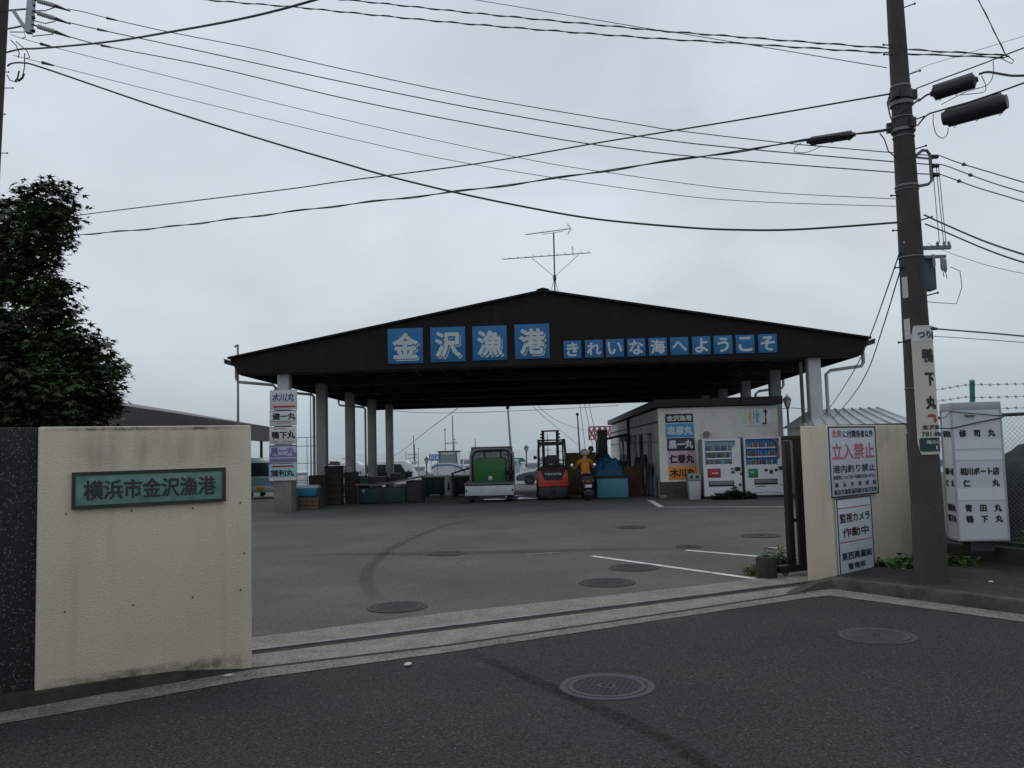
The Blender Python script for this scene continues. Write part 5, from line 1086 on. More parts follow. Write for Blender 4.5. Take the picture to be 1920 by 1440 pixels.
gf = b.build('guard_frame', fr, kt); b = MB(); b.tube([(-.63,1.96,.6),(-.63,1.96,1.36),(-.52,1.96,1.53),(-.38,1.96,1.56),(.40,1.96,1.565),(.53,1.96,1.53),(.65,1.96,1.36),(.65,1.96,.6)], .022, 6); b.build('inner_hoop', kt_dark, gf)
b = MB(); b.box(-.6,.6,.3,3.1,.30,.52); b.build('chassis', kt_dark, kt)
for x in (-.58,.58): wheel(kt, x, .55, .27, .27, .17); wheel(kt, x, 2.75, .27, .27, .15)
for x in (-.6,.6): b = MB(); b.box(x-.12,x+.12,.30,.32,.07,.30); b.build('mud_flap', kt_dark, kt)
b = MB(); b.ball((.50,.06,.16), .03, 8, 6); b.build('tail_lamp', mat('lamp_white',(.6,.6,.6),.3), kt)
KM = Matrix.Translation(T0) @ Matrix.Rotation(R(-1),4,'Z')
gb = thing('green_tank', 'bright green box tank with round white cap on the small truck bed', 'tank', KM @ Vector((.005,.62,.602)), R(-1))
b = MB(); b.prism([(-.49,0),(.50,0),(.50,.66),(.42,.74),(-.38,.74),(-.49,.66)], 0, .95); b.build('body', mat('tank_green',(.026,.155,.034),.45,var=.08,dirt=(.03,.07,.03),dirt_amt=.4), gb, bevel=.03)
b = MB(); b.lathe([(.085,-.02),(.085,-.002)], (0,0,.115), 18, 'y'); cp = b.build('cap_ring', kt_dark, gb); b = MB(); b.lathe([(.055,-.055),(.072,-.045),(.072,-.021)], (0,0,.115), 18, 'y'); b.build('cap', mat('cap_white',(.55,.55,.53),.4), cp)
hr = thing('hose_reel', 'dark hose reel beside the green tank on the truck', 'reel', KM @ Vector((.62,.75,.602)), R(-1))
b = MB(); b.lathe([(.05,-.14),(.24,-.13),(.24,-.115),(.06,-.11),(.06,.11),(.24,.115),(.24,.13),(.05,.14)], (0,0,.26), 20, 'x'); b.build('drum', kt_dark, hr)
b = MB(); b.tube([(.06*0+math.sin(k*.5)*.02, math.cos(k*.6)*.16, .26+math.sin(k*.6)*.16) for k in range(30)], .025, 6); b.build('hose', mat('hose_brown',(.05,.035,.03),.6), hr); b = MB(); b.tube([(0,-.05,.02),(0,-.02,.55),(-.05,.1,.80),(-.15,.25,.83)], .018, 6); b.build('hose_end', kt_dark, hr)
# forklift seen from behind
fo = mat('forklift_orange', (.50,.055,.035), .45, var=.06, dirt=(.2,.05,.04), dirt_amt=.35); fb = mat('forklift_black', (.016,.017,.018), .5)
FK = foot(1035.5, 26.4); fk = thing('forklift', 'orange and black forklift truck seen from behind', 'forklift', FK, R(-1))
b = MB(); b.prism([(-.45,.41),(.455,.41),(.475,.45),(.46,.90),(.37,.92),(-.37,.92),(-.46,.90),(-.47,.45)], 0, .55); b.build('counterweight', fo, fk, bevel=.03)
b = MB(); b.prism([(-.375,.915),(.375,.915),(.27,.64),(.23,.615),(-.23,.615),(-.27,.64)], -.014, -.001); rp = b.build('rear_panel', fb, fk)
b = MB(); write(b, 'TOYOTA', 0, .80, .53, .062, -.016, .06); b.build('lettering', white_s, rp, smooth=False)
b = MB(); b.prism([(-.42,.10),(.42,.10),(.45,.405),(-.45,.405)], .03, 1.6); b.build('chassis', mat('forklift_grey_black',(.03,.034,.034),.6), fk, bevel=.02)
b = MB(); b.box(-.04,.04,-.05,.02,.20,.46); b.build('tow_pin', fb, fk, bevel=.01)
for x in (-.40,.40): wheel(fk, x, .32, .24, .24, .17, fb); wheel(fk, x, 1.45, .30, .30, .20, fb)
b = MB(); b.box(-.42,.42,.25,.95,.925,.98); b.build('engine_hood', fb, fk, bevel=.02)
b = MB(); b.prism([(-.24,.98),(.24,.98),(.22,1.32),(.16,1.38),(-.16,1.38),(-.22,1.32)], .42, .52); b.box(-.24,.24,.5,.95,.985,1.06); st = b.build('seat', fb, fk, bevel=.03); b = MB(); b.box(-.11,.01,.41,.418,1.08,1.12); b.build('seat_label', edge_m, st)
for x in (-1,1):
    b = MB(); b.tube([(x*.43,.42,.9),(x*.42,.55,1.5),(x*.40,.66,1.86)], .042, 6); b.build('rear_pillar', fb, fk); b = MB(); b.tube([(x*.40,1.55,.9),(x*.38,1.5,1.86)], .028, 6); b.build('front_pillar', fb, fk)
    b = MB(); b.lathe([(.02,-.02),(.035,0),(.035,.01)], (x*.36,.56,1.66), 10, 'y'); b.build('rear_lamp', mat('lamp_amber_grey',(.25,.22,.16),.3), fk)
b = MB(); b.box(-.44,.44,.60,.72,1.68,1.80)
for k in range(7): b.box(-.38,.38,.75+k*.11,.78+k*.11,1.83,1.87)
b.box(-.44,-.38,.62,1.55,1.80,1.88); b.box(.38,.44,.62,1.55,1.80,1.88); b.build('overhead_guard', fb, fk)
for x in (-1,1):
    b = MB(); b.box(x*.235-.045,x*.235+.045,1.95,2.1,.08,2.17); b.build('mast_rail', fb, fk); b = MB(); b.box(x*.20-.035,x*.20+.035,2.15,2.19,.04,.07) if False else b.box(x*.20-.05,x*.20+.05,2.3,3.3,.05,.09); b.build('fork', fb, fk)
    for z in (1.95,2.06,1.85): b = MB(); b.lathe([(.03,-.03),(.03,.03)], (x*.30,2.0,z), 8, 'x'); b.build('chain_roller', fb, fk)
b = MB(); b.box(-.30,.30,1.96,2.05,2.14,2.19); b.box(-.25,.25,1.98,2.04,1.2,1.26); b.box(-.4,.4,2.2,2.28,.1,.16); b.box(-.4,.4,2.2,2.28,.4,.46); b.build('mast_crossbar', fb, fk)
b = MB(); b.lathe([(.14,-.01),(.165,0),(.14,.01)], (0,1.25,1.15), 16); b.build('steering_wheel', fb, fk)
for x in (-.52,.50): b = MB(); b.box(x-.05,x+.05,1.5,1.53,1.25,1.36); b.tube([(x,1.5,1.3),(x*.75,1.5,1.3)], .01, 5); b.build('mirror', fb, fk)

# cars and vans
def van(name, label, c, rz, Lh, W, H, m, m2, two=False, plate=None):
    """one-box van, nose towards -y"""
    t = thing(name, label, 'van', c, rz); y0, y1 = 0, Lh; gl = glass('van_glass')
    prof = [(y0+.02,.28),(y0,.55),(y0+.05,.92),(y0+.42,1.62*H/1.8),(y0+.7,H),(y1-.25,H),(y1,H-.22),(y1+.0,.55),(y1-.05,.28)]
    b = MB(); b.prism(prof, -W/2, W/2, 'yz'); bo = b.build('body', m, t, bevel=.05)
    if two: b = MB(); b.prism([(y0-.008,.56),(y0+.03,.93),(y0+.06,.93),(y0+.06,.56)], -W/2+.03, W/2-.03, 'yz'); b.build('lower_panel', m2, t); b = MB(); b.box(-W/2+.02,W/2-.02,-.09,.02,.28,.54); b.build('bumper', m, t, bevel=.03)
    b = MB(); za, zb = .98, 1.58*H/1.8; f = lambda z: y0+.05+(z-.92)*.37/(1.62*H/1.8-.92); b.prism([(f(za)-.012,za),(f(zb)-.012,zb),(f(zb)+.02,zb),(f(za)+.02,za)], -W/2+.09, W/2-.09, 'yz'); b.build('windscreen', gl, t)
    for s in (-1,1):
        b = MB(); x = s*W/2; b.prism([(.55,1.02),(.62,1.02),(.95,H-.22),(1.5,H-.22),(1.5,1.02)], x-.008*s, x+.012*s, 'yz'); b.build('side_window', gl, t)
        b = MB(); b.prism([(1.62,1.02),(1.62,H-.22),(y1-.2,H-.22),(y1-.12,1.02)], x-.008*s, x+.012*s, 'yz'); b.build('side_window', gl, t)
        b = MB(); b.ball((s*(W/2-.2),-.0,.74), .10, 10, 8, (1.2,.5,.8)); b.build('headlight', mat('headlamp',(.5,.52,.53),.15), t)
        b = MB(); b.box(s*(W/2+.03),s*(W/2+.16),.42,.48,1.02,1.2); b.build('mirror', kt_dark, t)
        wheel(t, s*(W/2-.1), .55, .28, .28, .16); wheel(t, s*(W/2-.1), y1-.65, .28, .28, .16)
    b = MB(); b.box(-.17,.17,-.105 if two else -.03,-.092 if two else .0,.36,.52); b.build('number_plate', plate or white_s, t); b = MB(); b.box(-.3,.3,y1+.001,y1+.02,1.0,1.5); b.build('rear_window', gl, t)
    return t
vwht = paint('van_white', (.62,.64,.65), .35); teal = paint('van_pale_teal', (.22,.36,.38), .4)
c = foot(489, 38.0); van('small_van', 'small two tone pale teal van facing out behind the left gatepost', c, R(1), 3.3, 1.48, 1.80, paint('van_pale_blue',(.42,.52,.56),.35), teal, True, mat('plate_yellow',(.55,.36,.03),.5))
c = foot(781, 56.0); van('white_van', 'white van facing right, its cab beside the fifth column', c, R(90), 3.3, 1.48, 1.80, vwht, vwht)
c = foot(692, 57.0); van('white_van', 'white van half hidden between the third and fourth left columns', c, R(90), 3.3, 1.48, 1.80, vwht, vwht)
def saloon(label, c, rz, m):
    """nose towards -y"""
    t = thing('saloon_car', label, 'car', c, rz); W = 1.68; gl = glass('van_glass')
    b = MB(); b.prism([(0,.3),(-.04,.5),(.05,.68),(.5,.82),(1.25,.93),(3.5,.97),(4.25,.90),(4.4,.6),(4.35,.3)], -W/2, W/2, 'yz'); b.build('body', m, t, bevel=.06)
    b = MB(); b.prism([(1.2,.93),(1.85,1.36),(2.3,1.42),(2.9,1.38),(3.65,.96)], -W/2+.16, W/2-.16, 'yz'); cb = b.build('cabin', m, t, bevel=.05)
    b = MB(); b.prism([(1.28,.97),(1.86,1.345),(1.84,1.36),(1.24,.97)], -W/2+.22, W/2-.22, 'yz'); b.build('windscreen', gl, cb)
    for s in (-1,1):
        b = MB(); x = s*(W/2-.16); b.prism([(1.5,.98),(1.95,1.31),(2.85,1.31),(3.35,.98)], x-.01*s, x+.012*s, 'yz'); b.build('side_window', gl, cb)
        b = MB(); b.ball((s*.58,.03,.62), .1, 10, 8, (1.5,.6,.8)); b.build('headlight', mat('headlamp',(.5,.52,.53),.15), t)
        for y in (.85,3.45):
            wheel(t, s*(W/2-.085), y, .31, .31, .18); b = MB(); b.lathe([(.355,-.01),(.355,.01)], (s*(W/2+.001),y,.32), 20, 'x'); b.build('wheel_arch', kt_dark, t)
        b = MB(); b.box(s*(W/2-.05),s*(W/2+.14),1.45,1.52,.98,1.1); b.build('mirror', m, t)
    return t
c = foot(967, 56.5); saloon('dark grey saloon car facing left between the truck and the forklift', c, R(-90), paint('car_dark_grey',(.085,.09,.105),.25))
# ------------------------------------------------------------------ people
skin_m = mat('skin', (.42,.26,.18), .6, var=.06)
def skeleton(name, J, E_, m, parent, sub=2):
    """one continuous body grown over joints: J name -> (x, y, z, radius)"""
    ks = list(J); me = bpy.data.meshes.new(name); me.from_pydata([J[k][:3] for k in ks], [(ks.index(a), ks.index(c)) for a, c in E_], [])
    o = bpy.data.objects.new(name, me); COL.objects.link(o); sk = o.modifiers.new('skin', 'SKIN'); ss = o.modifiers.new('sub', 'SUBSURF'); ss.levels = sub; ss.render_levels = sub
    for i, k in enumerate(ks): r_ = J[k][3]; me.skin_vertices[0].data[i].radius = (r_, r_ if len(J[k]) < 5 else J[k][4])
    me.skin_vertices[0].data[0].use_root = True
    nm = bpy.data.meshes.new_from_object(o.evaluated_get(bpy.context.evaluated_depsgraph_get())); bpy.data.objects.remove(o); bpy.data.meshes.remove(me)
    for p in nm.polygons: p.use_smooth = True
    nm.materials.clear(); nm.materials.append(m); nm.name = name; q = bpy.data.objects.new(name, nm); COL.objects.link(q); q.parent = parent; return q
def hand(J, E_, s, wrist, palm, d, up, curl):
    """five unequal fingers rooted in the palm"""
    d = Vector(d).normalized(); up = Vector(up).normalized(); sd_ = d.cross(up)*s
    for i, (o, ln) in enumerate(((-.03,.062),(-.01,.075),(.01,.08),(.028,.07))):
        a = Vector(palm)+sd_*o+d*.035; k = 'f%d%d' % (s, i); p1 = a+d*ln*.5-up*curl*.25*ln; p2 = p1+d*ln*.2-up*curl*ln*.6
        J[k+'a'] = (*a,.011); J[k+'b'] = (*p1,.0095); J[k+'c'] = (*p2,.008); E_ += [(palm_name(s),k+'a'),(k+'a',k+'b'),(k+'b',k+'c')]
    a = Vector(palm)-sd_*.035-d*.005; p1 = a-sd_*.025+d*.025-up*.01; p2 = p1+d*.03-up*.02
    J['th%da' % s] = (*a,.012); J['th%db' % s] = (*p1,.011); J['th%dc' % s] = (*p2,.009); E_ += [(palm_name(s),'th%da' % s),('th%da' % s,'th%db' % s),('th%db' % s,'th%dc' % s)]
def palm_name(s): return 'palm%d' % s
def person(label, loc, rz, arms, legs, lean, hips, cloth, trous, shoe):
    t = thing('person', label, 'person', loc, rz); hx, hy, hz = hips; ly = lean
    J = {'pelvis':(hx,hy,hz,.125,.10),'belly':(hx,hy+ly*.35,hz+.17,.125,.095),'chest':(hx,hy+ly*.8,hz+.36,.145,.10),'collar':(hx,hy+ly,hz+.46,.085,.07),'neck':(hx,hy+ly*1.1,hz+.53,.052),'chin':(hx,hy+ly*1.2+.025,hz+.58,.062,.07),'face':(hx,hy+ly*1.25+.02,hz+.645,.075,.092),'crown':(hx,hy+ly*1.25,hz+.73,.060,.075)}
    E_ = [('pelvis','belly'),('belly','chest'),('chest','collar'),('collar','neck'),('neck','chin'),('chin','face'),('face','crown')]
    for s in (-1,1):
        sh = (hx+s*.175, hy+ly*.95, hz+.42); el, wr, pl_ = arms[0 if s < 0 else 1]
        J['sh%d' % s] = (*sh,.062); J['el%d' % s] = (*el,.043); J['wr%d' % s] = (*wr,.028); J['palm%d' % s] = (*pl_,.036,.02); E_ += [('collar','sh%d' % s),('sh%d' % s,'el%d' % s),('el%d' % s,'wr%d' % s),('wr%d' % s,'palm%d' % s)]
        hand(J, E_, s, wr, pl_, Vector(pl_)-Vector(wr), (0,0,1), .8)
        hp = (hx+s*.09, hy, hz-.06); kn, an, to = legs[0 if s < 0 else 1]
        J['hp%d' % s] = (*hp,.088); J['kn%d' % s] = (*kn,.060); J['an%d' % s] = (*an,.040); J['to%d' % s] = (*to,.038,.03); E_ += [('pelvis','hp%d' % s),('hp%d' % s,'kn%d' % s),('kn%d' % s,'an%d' % s),('an%d' % s,'to%d' % s)]
    skeleton('body', J, E_, skin_m, t)
    g = .014
    J2 = {k: (*J[k][:3], *[r_+g for r_ in J[k][3:]]) for k in ('pelvis','belly','chest','collar','sh-1','sh1')}
    for s in (-1,1): a_, c_ = Vector(J['sh%d' % s][:3]), Vector(J['el%d' % s][:3]); J2['el%d' % s] = (*a_.lerp(c_, .5), .066); E2 = [('pelvis','belly'),('belly','chest'),('chest','collar'),('collar','sh-1'),('sh-1','el-1'),('collar','sh1'),('sh1','el1')]
    skeleton('shirt', J2, E2, cloth, t)
    J3 = {k: (*J[k][:3], *[r_+g+.006 for r_ in J[k][3:]]) for k in ('pelvis','hp-1','hp1','kn-1','kn1','an-1','an1')}; skeleton('trousers', J3, [('pelvis','hp-1'),('pelvis','hp1'),('hp-1','kn-1'),('hp1','kn1'),('kn-1','an-1'),('kn1','an1')], trous, t)
    for s in (-1,1): skeleton('shoe', {'a':(*J['an%d' % s][:3],.05),'b':(*J['to%d' % s][:3],.048,.04)}, [('a','b')], shoe, t)
    f = Vector(J['face'][:3]); b = MB(); b.ball(f+Vector((0,.098,-.005)), .016, 8, 6, (.8,1,1.3)); 
    nose = b.build('nose', skin_m, t)
    for s in (-1,1): b = MB(); b.ball(f+Vector((s*.031,.088,.02)), .011, 8, 6); b.build('eye', white_s, t); b = MB(); b.ball(f+Vector((s*.078,.0,0)), .022, 8, 6, (.4,.7,1.2)); b.build('ear', skin_m, t)
    b = MB(); b.box(-.022,.022,.087,.095,-.006,.002, Matrix.Translation(f+Vector((0,0,-.045)))); b.build('mouth', mat('lips',(.3,.12,.1),.6), t)
    return t, J
drk = mat('dark_clothing', (.028,.028,.03), .9, var=.2); shoe_m = mat('shoe_black',(.015,.015,.015),.7)
RB = foot(1101, 25.5)
# motor scooter under the rider, tail towards the road
mb = thing('scooter', 'dark motor scooter seen from behind under the rider, red tail lamp above its plate', 'motorbike', RB, R(2))
wheel(mb, 0, .28, .25, .25, .11, fb); wheel(mb, 0, 1.48, .25, .25, .09, fb)
b = MB(); b.prism([(-.13,.34),(.13,.34),(.17,.55),(.15,.74),(-.15,.74),(-.17,.55)], .02, .85); b.build('rear_body', fb, mb, bevel=.03)
b = MB(); b.ball((0,.5,.76), .16, 12, 8, (1,2.4,.35)); b.build('seat', fb, mb)
b = MB(); b.prism([(-.14,.24),(.14,.24),(.14,.32),(-.14,.32)], .8, 1.2); b.build('floor', fb, mb); b = MB(); b.prism([(-.18,.3),(.18,.3),(.20,.7),(.12,.92),(-.12,.92),(-.20,.7)], 1.18, 1.30); b.build('front_shield', fb, mb, bevel=.03)
b = MB(); b.tube([(-.33,1.12,.93),(-.2,1.2,.95),(.2,1.2,.95),(.33,1.12,.93)], .015, 6); b.build('handlebar', fb, mb)
for s in (-1,1):
    b = MB(); b.tube([(s*.22,1.18,.94),(s*.31,1.12,1.01)], .008, 5); st = b.build('mirror_stalk', fb, mb); b = MB(); b.lathe([(.01,-.012),(.06,-.006),(.062,.012),(.02,.03)], (s*.34,1.10,1.035), 14, 'y'); ml = b.build('mirror', mat('mirror_silver',(.75,.76,.78),.12,metal=1.0,var=.01), mb)
    b = MB(); b.ball((s*.15,-.0,.60), .028, 8, 6); b.build('indicator', mat('indicator_amber',(.35,.16,.03),.3), mb); b = MB(); b.tube([(s*.07,.2,.25),(s*.07,.5,.4)], .02, 6); b.build('fork', fb, mb)
b = MB(); b.ball((0,-.005,.57), .05, 12, 8, (1.2,.5,.9)); b.build('tail_lamp', mat('lamp_red',(.5,.02,.03),.25), mb)
b = MB(); b.box(-.10,.10,-.035,-.025,.40,.485); b.build('number_plate', white_s, mb, bevel=.004); b = MB(); b.box(-.055,.055,-.02,-.01,.31,.33); b.build('reflector', mat('reflector_dim',(.25,.2,.18),.4), mb); b = MB(); b.tube([(.13,.0,.26),(.13,.55,.24)], .04, 8); b.build('exhaust', fb, mb)
b = MB(); b.prism([(-.16,.33),(.16,.33),(.13,.18),(-.13,.18)], -.0, .05); b.build('mud_guard', fb, mb)
yel = mat('shirt_orange_yellow', (.50,.205,.018), .85, var=.1)
ar = lambda s: ((s*.25,.90,.95),(s*.29,1.07,.965),(s*.30,1.12,.96)); lg = lambda s: ((s*.17,1.0,.60),(s*.13,.92,.33),(s*.13,1.08,.335)) 
pt, J = person('scooter rider in orange yellow shirt and beige helmet, seen from behind', RB, R(2), (ar(-1),ar(1)), (lg(-1),lg(1)), .10, (0,.55,.80-.06), yel, drk, shoe_m)
f = Vector(J['face'][:3]); b = MB(); b.ball(f+Vector((0,-.01,.035)), .142, 18, 12, (.95,1.05,.92)); hm = mat('helmet_beige',(.40,.37,.29),.4); he = b.build('helmet', hm, pt)
for v in he.data.vertices:
    if v.co.z < f.z-.02: v.co.z = f.z-.02+(v.co.z-f.z+.02)*.2
b = MB(); b.prism([(f.x-.1,f.z+.01),(f.x+.1,f.z+.01),(f.x+.08,f.z+.03),(f.x-.08,f.z+.03)], f.y+.12, f.y+.19); b.build('peak', hm, he)
PS = foot(1108.5, 29.2); pt, J = person('person in dark clothes standing behind the blue covered machine', PS, R(160), (((-.30,.12,1.02),(-.34,.33,1.10),(-.34,.40,1.11)),((.28,.05,1.05),(.24,.24,.95),(.22,.31,.93))), (((-.11,.02,.47),(-.12,-.02,.09),(-.13,.13,.05)),((.11,.02,.47),(.12,-.02,.09),(.13,.13,.05))), .02, (0,0,.92), drk, drk, shoe_m)
f = Vector(J['face'][:3]); b = MB(); b.ball(f+Vector((0,-.012,.03)), .100, 14, 10, (.92,1.1,1)); h_ = b.build('hair', mat('hair_black',(.012,.011,.011),.7), pt)
for v in h_.data.vertices:
    if v.co.y > f.y+.04 and v.co.z < f.z+.05: v.co.y = f.y+.04

# ------------------------------------------------------------------ goods and gear under the shed
rg = random.Random(21)
brn = mat('brown_crate_wood', (.032,.023,.018), .9, var=.3, dirt=(.03,.025,.02), dirt_amt=.6); dteal = mat('dark_teal_paint', (.008,.038,.042), .6, var=.25, dirt=(.03,.028,.025), dirt_amt=.75, dirt_scale=4); dgrn = mat('dark_green_plastic', (.012,.05,.035), .55, var=.15); gry = mat('dark_grey_gear', (.026,.026,.026), .7, var=.25, dirt=(.07,.045,.03), dirt_amt=.5)
def crate(name, label, c, rz, w, d, h, m, cat='crate', group=None):
    t = thing(name, label, cat, c, rz, group); th = .025; b = MB()
    b.box(-w/2,w/2,-d/2,d/2,0,.03); b.box(-w/2,w/2,-d/2,-d/2+th,.03,h); b.box(-w/2,w/2,d/2-th,d/2,.03,h); b.box(-w/2,-w/2+th,-d/2+th,d/2-th,.03,h); b.box(w/2-th,w/2,-d/2+th,d/2-th,.03,h); b.build('box', m, t)
    b = MB(); r_ = .012
    for z in (h-.04, .04):
        b.box(-w/2-r_,w/2+r_,-d/2-r_,-d/2-.001,z-.02,z+.02); b.box(-w/2-r_,w/2+r_,d/2+.001,d/2+r_,z-.02,z+.02); b.box(-w/2-r_,-w/2-.001,-d/2,d/2,z-.02,z+.02); b.box(w/2+.001,w/2+r_,-d/2,d/2,z-.02,z+.02)
    b.build('rim', m, t); return t
ords = ['bottom','second from bottom','third from bottom','fourth from bottom','fifth from bottom','topmost']
p = foot(627, 26.9)
for k in range(6): crate('fish_crate', '%s dark brown crate of the taller stack beside the blue banded column' % ords[k].capitalize(), (p.x+rg.uniform(-.02,.02),p.y+rg.uniform(-.02,.02),p.z+k*.205), rg.uniform(-.05,.05), .50, .42, .20, brn, group='stacked dark crates')
p = foot(659, 27.6); ords2 = ['bottom','second','third','fourth','topmost']
for k in range(5): crate('fish_crate', '%s grey brown crate of the lower stack left of the sorting table' % ords2[k].capitalize(), (p.x+rg.uniform(-.02,.02),p.y+rg.uniform(-.02,.02),p.z+k*.205), rg.uniform(-.05,.05), .40, .40, .20, gry, group='stacked grey brown crates')
p = foot(627, 26.9); t = thing('rope_coil', 'tangled rope coil lying on top of the taller crate stack', 'rope', (p.x,p.y,p.z+6*.205)); b = MB(); b.tube([(math.cos(k*.7)*(.16+.03*math.sin(k*1.9)), math.sin(k*.7)*(.13+.03*math.cos(k*2.3)), .02+.003*k+.015*math.sin(k*3.1)) for k in range(36)], .016, 5); b.build('rope', mat('pale_rope',(.22,.19,.15),.9), t)
p = foot(659, 27.6); t = thing('bottle_can', 'pale plastic can on top of the lower crate stack', 'can', (p.x-.05,p.y,p.z+5*.205)); b = MB(); b.lathe([(.07,0),(.075,.02),(.075,.13),(.03,.17),(.03,.20)], n=14); b.build('body', mat('pale_plastic',(.4,.41,.4),.5), t); b = MB(); b.tube([(-.04,0,.16),(-.05,0,.21),(.05,0,.21),(.04,0,.16)], .008, 5); b.build('handle', kt_dark, t)
# blue tub over pallets by the sign column
def pallet(label, c, rz):
    t = thing('pallet', label, 'pallet', c, rz, 'wooden pallets under the blue tub'); pm_ = mat('weathered_pallet', (.11,.085,.065), .9, var=.3)
    for k in range(5): b = MB(); b.box(-.42+k*.19,-.42+k*.19+.12,-.4,.4,.095,.115); b.build('deck_board', pm_, t)
    for y in (-.36,0,.36): b = MB(); b.box(-.42,.46,y-.04,y+.04,.0,.094); b.build('bearer', pm_, t)
p = foot(573, 25.5); 
for k, lb_ in enumerate(('lowest wooden pallet under the blue tub','middle wooden pallet under the blue tub','top wooden pallet directly under the blue tub')): pallet(lb_, (p.x,p.y,p.z+k*.125), rg.uniform(-.06,.06))
t = thing('fish_tub', 'blue fish tub with pale rim on pallets beside the sign column', 'tub', (p.x,p.y,p.z+.378)); b = MB(); b.prism([(-.36,0),(.36,0),(.40,.24),(-.40,.24)], -.36, .36); b.build('tub', mat('tub_blue',(.02,.17,.30),.5,var=.1), t, bevel=.02); b = MB(); b.prism([(-.39,.241),(.39,.241),(.30,.31),(-.33,.31)], -.33, .33); b.build('ice_cover', mat('foam_white',(.50,.51,.5),.8), t, bevel=.01)
p = foot(592, 26.4); crate('fish_crate', 'dark open crate standing on end behind the blue tub', (p.x,p.y+.3,p.z+.0), .1, .5, .5, .95, brn)
# sorting table with sloping tray
p = foot(731, 27.3); t = thing('sorting_table', 'long dark teal sorting table with sloping tray between the left columns', 'work table', p, R(-4))
b = MB(); b.prism([(-1.0,.04),(.55,.04),(.55,.50),(-1.0,.50)], -.35, .45); b.build('tank', dteal, t, bevel=.02)
b = MB(); b.prism([(-1.03,.60),(-.2,.58),(.95,.78),(1.05,.80),(1.05,.84),(.9,.83),(-.2,.63),(-1.03,.65)], -.42, .5); b.build('tray', mat('dull_steel',(.16,.155,.15),.5,metal=.3,var=.2), t)
b = MB(); b.box(.56,1.0,-.3,.4,.05,.70); b.build('motor_housing', gry, t, bevel=.02)
for x in (-.95,-.2,.5,1.0):
    b = MB(); b.box(x-.03,x+.03,-.40,-.36,-.02,.6); b.build('leg', gry, t); b = MB(); b.box(x-.03,x+.03,.46,.50,-.02,.6); b.build('leg', gry, t)
b = MB(); b.lathe([(.02,-.02),(.05,0),(.05,.01)], (-.78,-.37,.42), 14, 'y'); b.build('valve', mat('valve_pale',(.35,.34,.31),.5), t)
b = MB(); b.box(-.9,-.1,-.1,.4,.66,.84); b.box(.0,.5,-.05,.4,.70,.93); b.build('hopper', gry, t, bevel=.02)
for i, (px, Y, z, w, h, m, lb_) in enumerate(((684,27.4,.66,.22,.20,mat('basket_green',(.02,.10,.06),.6),'small green basket at the left end of the sorting table'),(762,27.6,.80,.26,.18,dteal,'teal basket on the sloping tray of the sorting table'),(716,27.6,.86,.30,.14,brn,'brown shallow crate on the hopper of the sorting table'))): 
    q = foot(px, Y); crate('basket', lb_, (q.x,q.y,q.z+z), rg.uniform(-.2,.2), w, .28, h, m, 'basket')
p = foot(676, 28.6); t = thing('oil_drum', 'dull oil drum standing behind the sorting table', 'drum', p); b = MB(); b.lathe([(.28,0),(.29,.02),(.28,.04),(.28,.29),(.295,.31),(.28,.33),(.28,.58),(.295,.6),(.28,.62),(.28,.86),(.29,.88)], n=24); b.build('barrel', gry, t); b = MB(); b.lathe([(.03,0),(.03,.02)], (.15,0,.88), 8); b.build('bung', kt_dark, t)
# tanks further back
def tank(px, Y, w, d, h, m, label):
    p = foot(px, Y); t = thing('storage_tank', label, 'tank', p, R(-3)); b = MB(); b.prism([(-w/2,.08),(w/2,.08),(w/2+.03,h),(-w/2-.03,h)], 0, d); b.build('body', m, t, bevel=.02)
    b = MB(); b.box(-w/2-.06,w/2+.06,-.04,d+.04,h+.001,h+.05); b.build('rim', mat('tank_rim_pale',(.20,.24,.23),.6), t)
    for x in (-w/2+.1,w/2-.1): b = MB(); b.box(x-.06,x+.06,.03,d-.03,-.02,.079); b.build('skid', gry, t)
    for k in range(3): b = MB(); x = -w/2+w*(k+.5)/3; b.box(x-.02,x+.02,-.03,-.001,.12,h-.03); b.build('rib', m, t)
tank(811, 34, .84, .9, .72, dgrn, 'dark green tank left of the white foam block')
tank(866, 33, .78, .9, .74, mat('tank_black_green',(.012,.028,.022),.6), 'blackish tank between the foam block and the truck')
p = foot(839.5, 33.6); t = thing('foam_block', 'upright white foam block with dark stain between two tanks', 'foam block', p); b = MB(); b.box(-.13,.13,-.12,.12,.05,.80); b.build('block', mat('foam_bright',(.66,.67,.66),.8,var=.08), t, bevel=.02); b = MB(); b.lathe([(.055,-.006),(.055,-.001)],(0.01,-.12,.30),10,'y'); b.box(-.01,.05,-.126,-.121,.33,.55); b.build('stain', kt_dark, t)
p = foot(874, 31.0); t = thing('gangway', 'dark sloping gangway board leaning by the truck', 'board', p); b = MB(); b.prism([(-.55,.85),(.35,1.1),(.35,1.16),(-.55,.90)], -.2, .2); b.build('board', brn, t)
for x, h in ((-.5,.86),(.3,1.08)): b = MB(); b.box(x-.03,x+.03,-.03,.03,-.05,h); b.build('leg', gry, t)
for i, (px, Y, w, h, z, m, lb_) in enumerate(((822,38,.55,.32,.0,mat('box_lilac',(.30,.30,.36),.6),'lilac grey box on the quay left of the foam block'),(846,40,.62,.34,.0,mat('box_pinkish',(.42,.38,.37),.6),'pinkish white box on the quay below the boat'),(800,40,.5,.28,.0,mat('box_cream',(.45,.42,.36),.6),'cream box on the quay beside the white van'),(875,40,.5,.26,0,mat('box_pale',(.48,.50,.51),.6),'pale box on the quay just left of the truck'))):
    q = foot(px, Y+14); crate('fish_box', lb_, (q.x,q.y,q.z+.02), rg.uniform(-.2,.2), w*1.25, .7, h*1.3+.35, m, 'box', 'boxes standing on the quay')
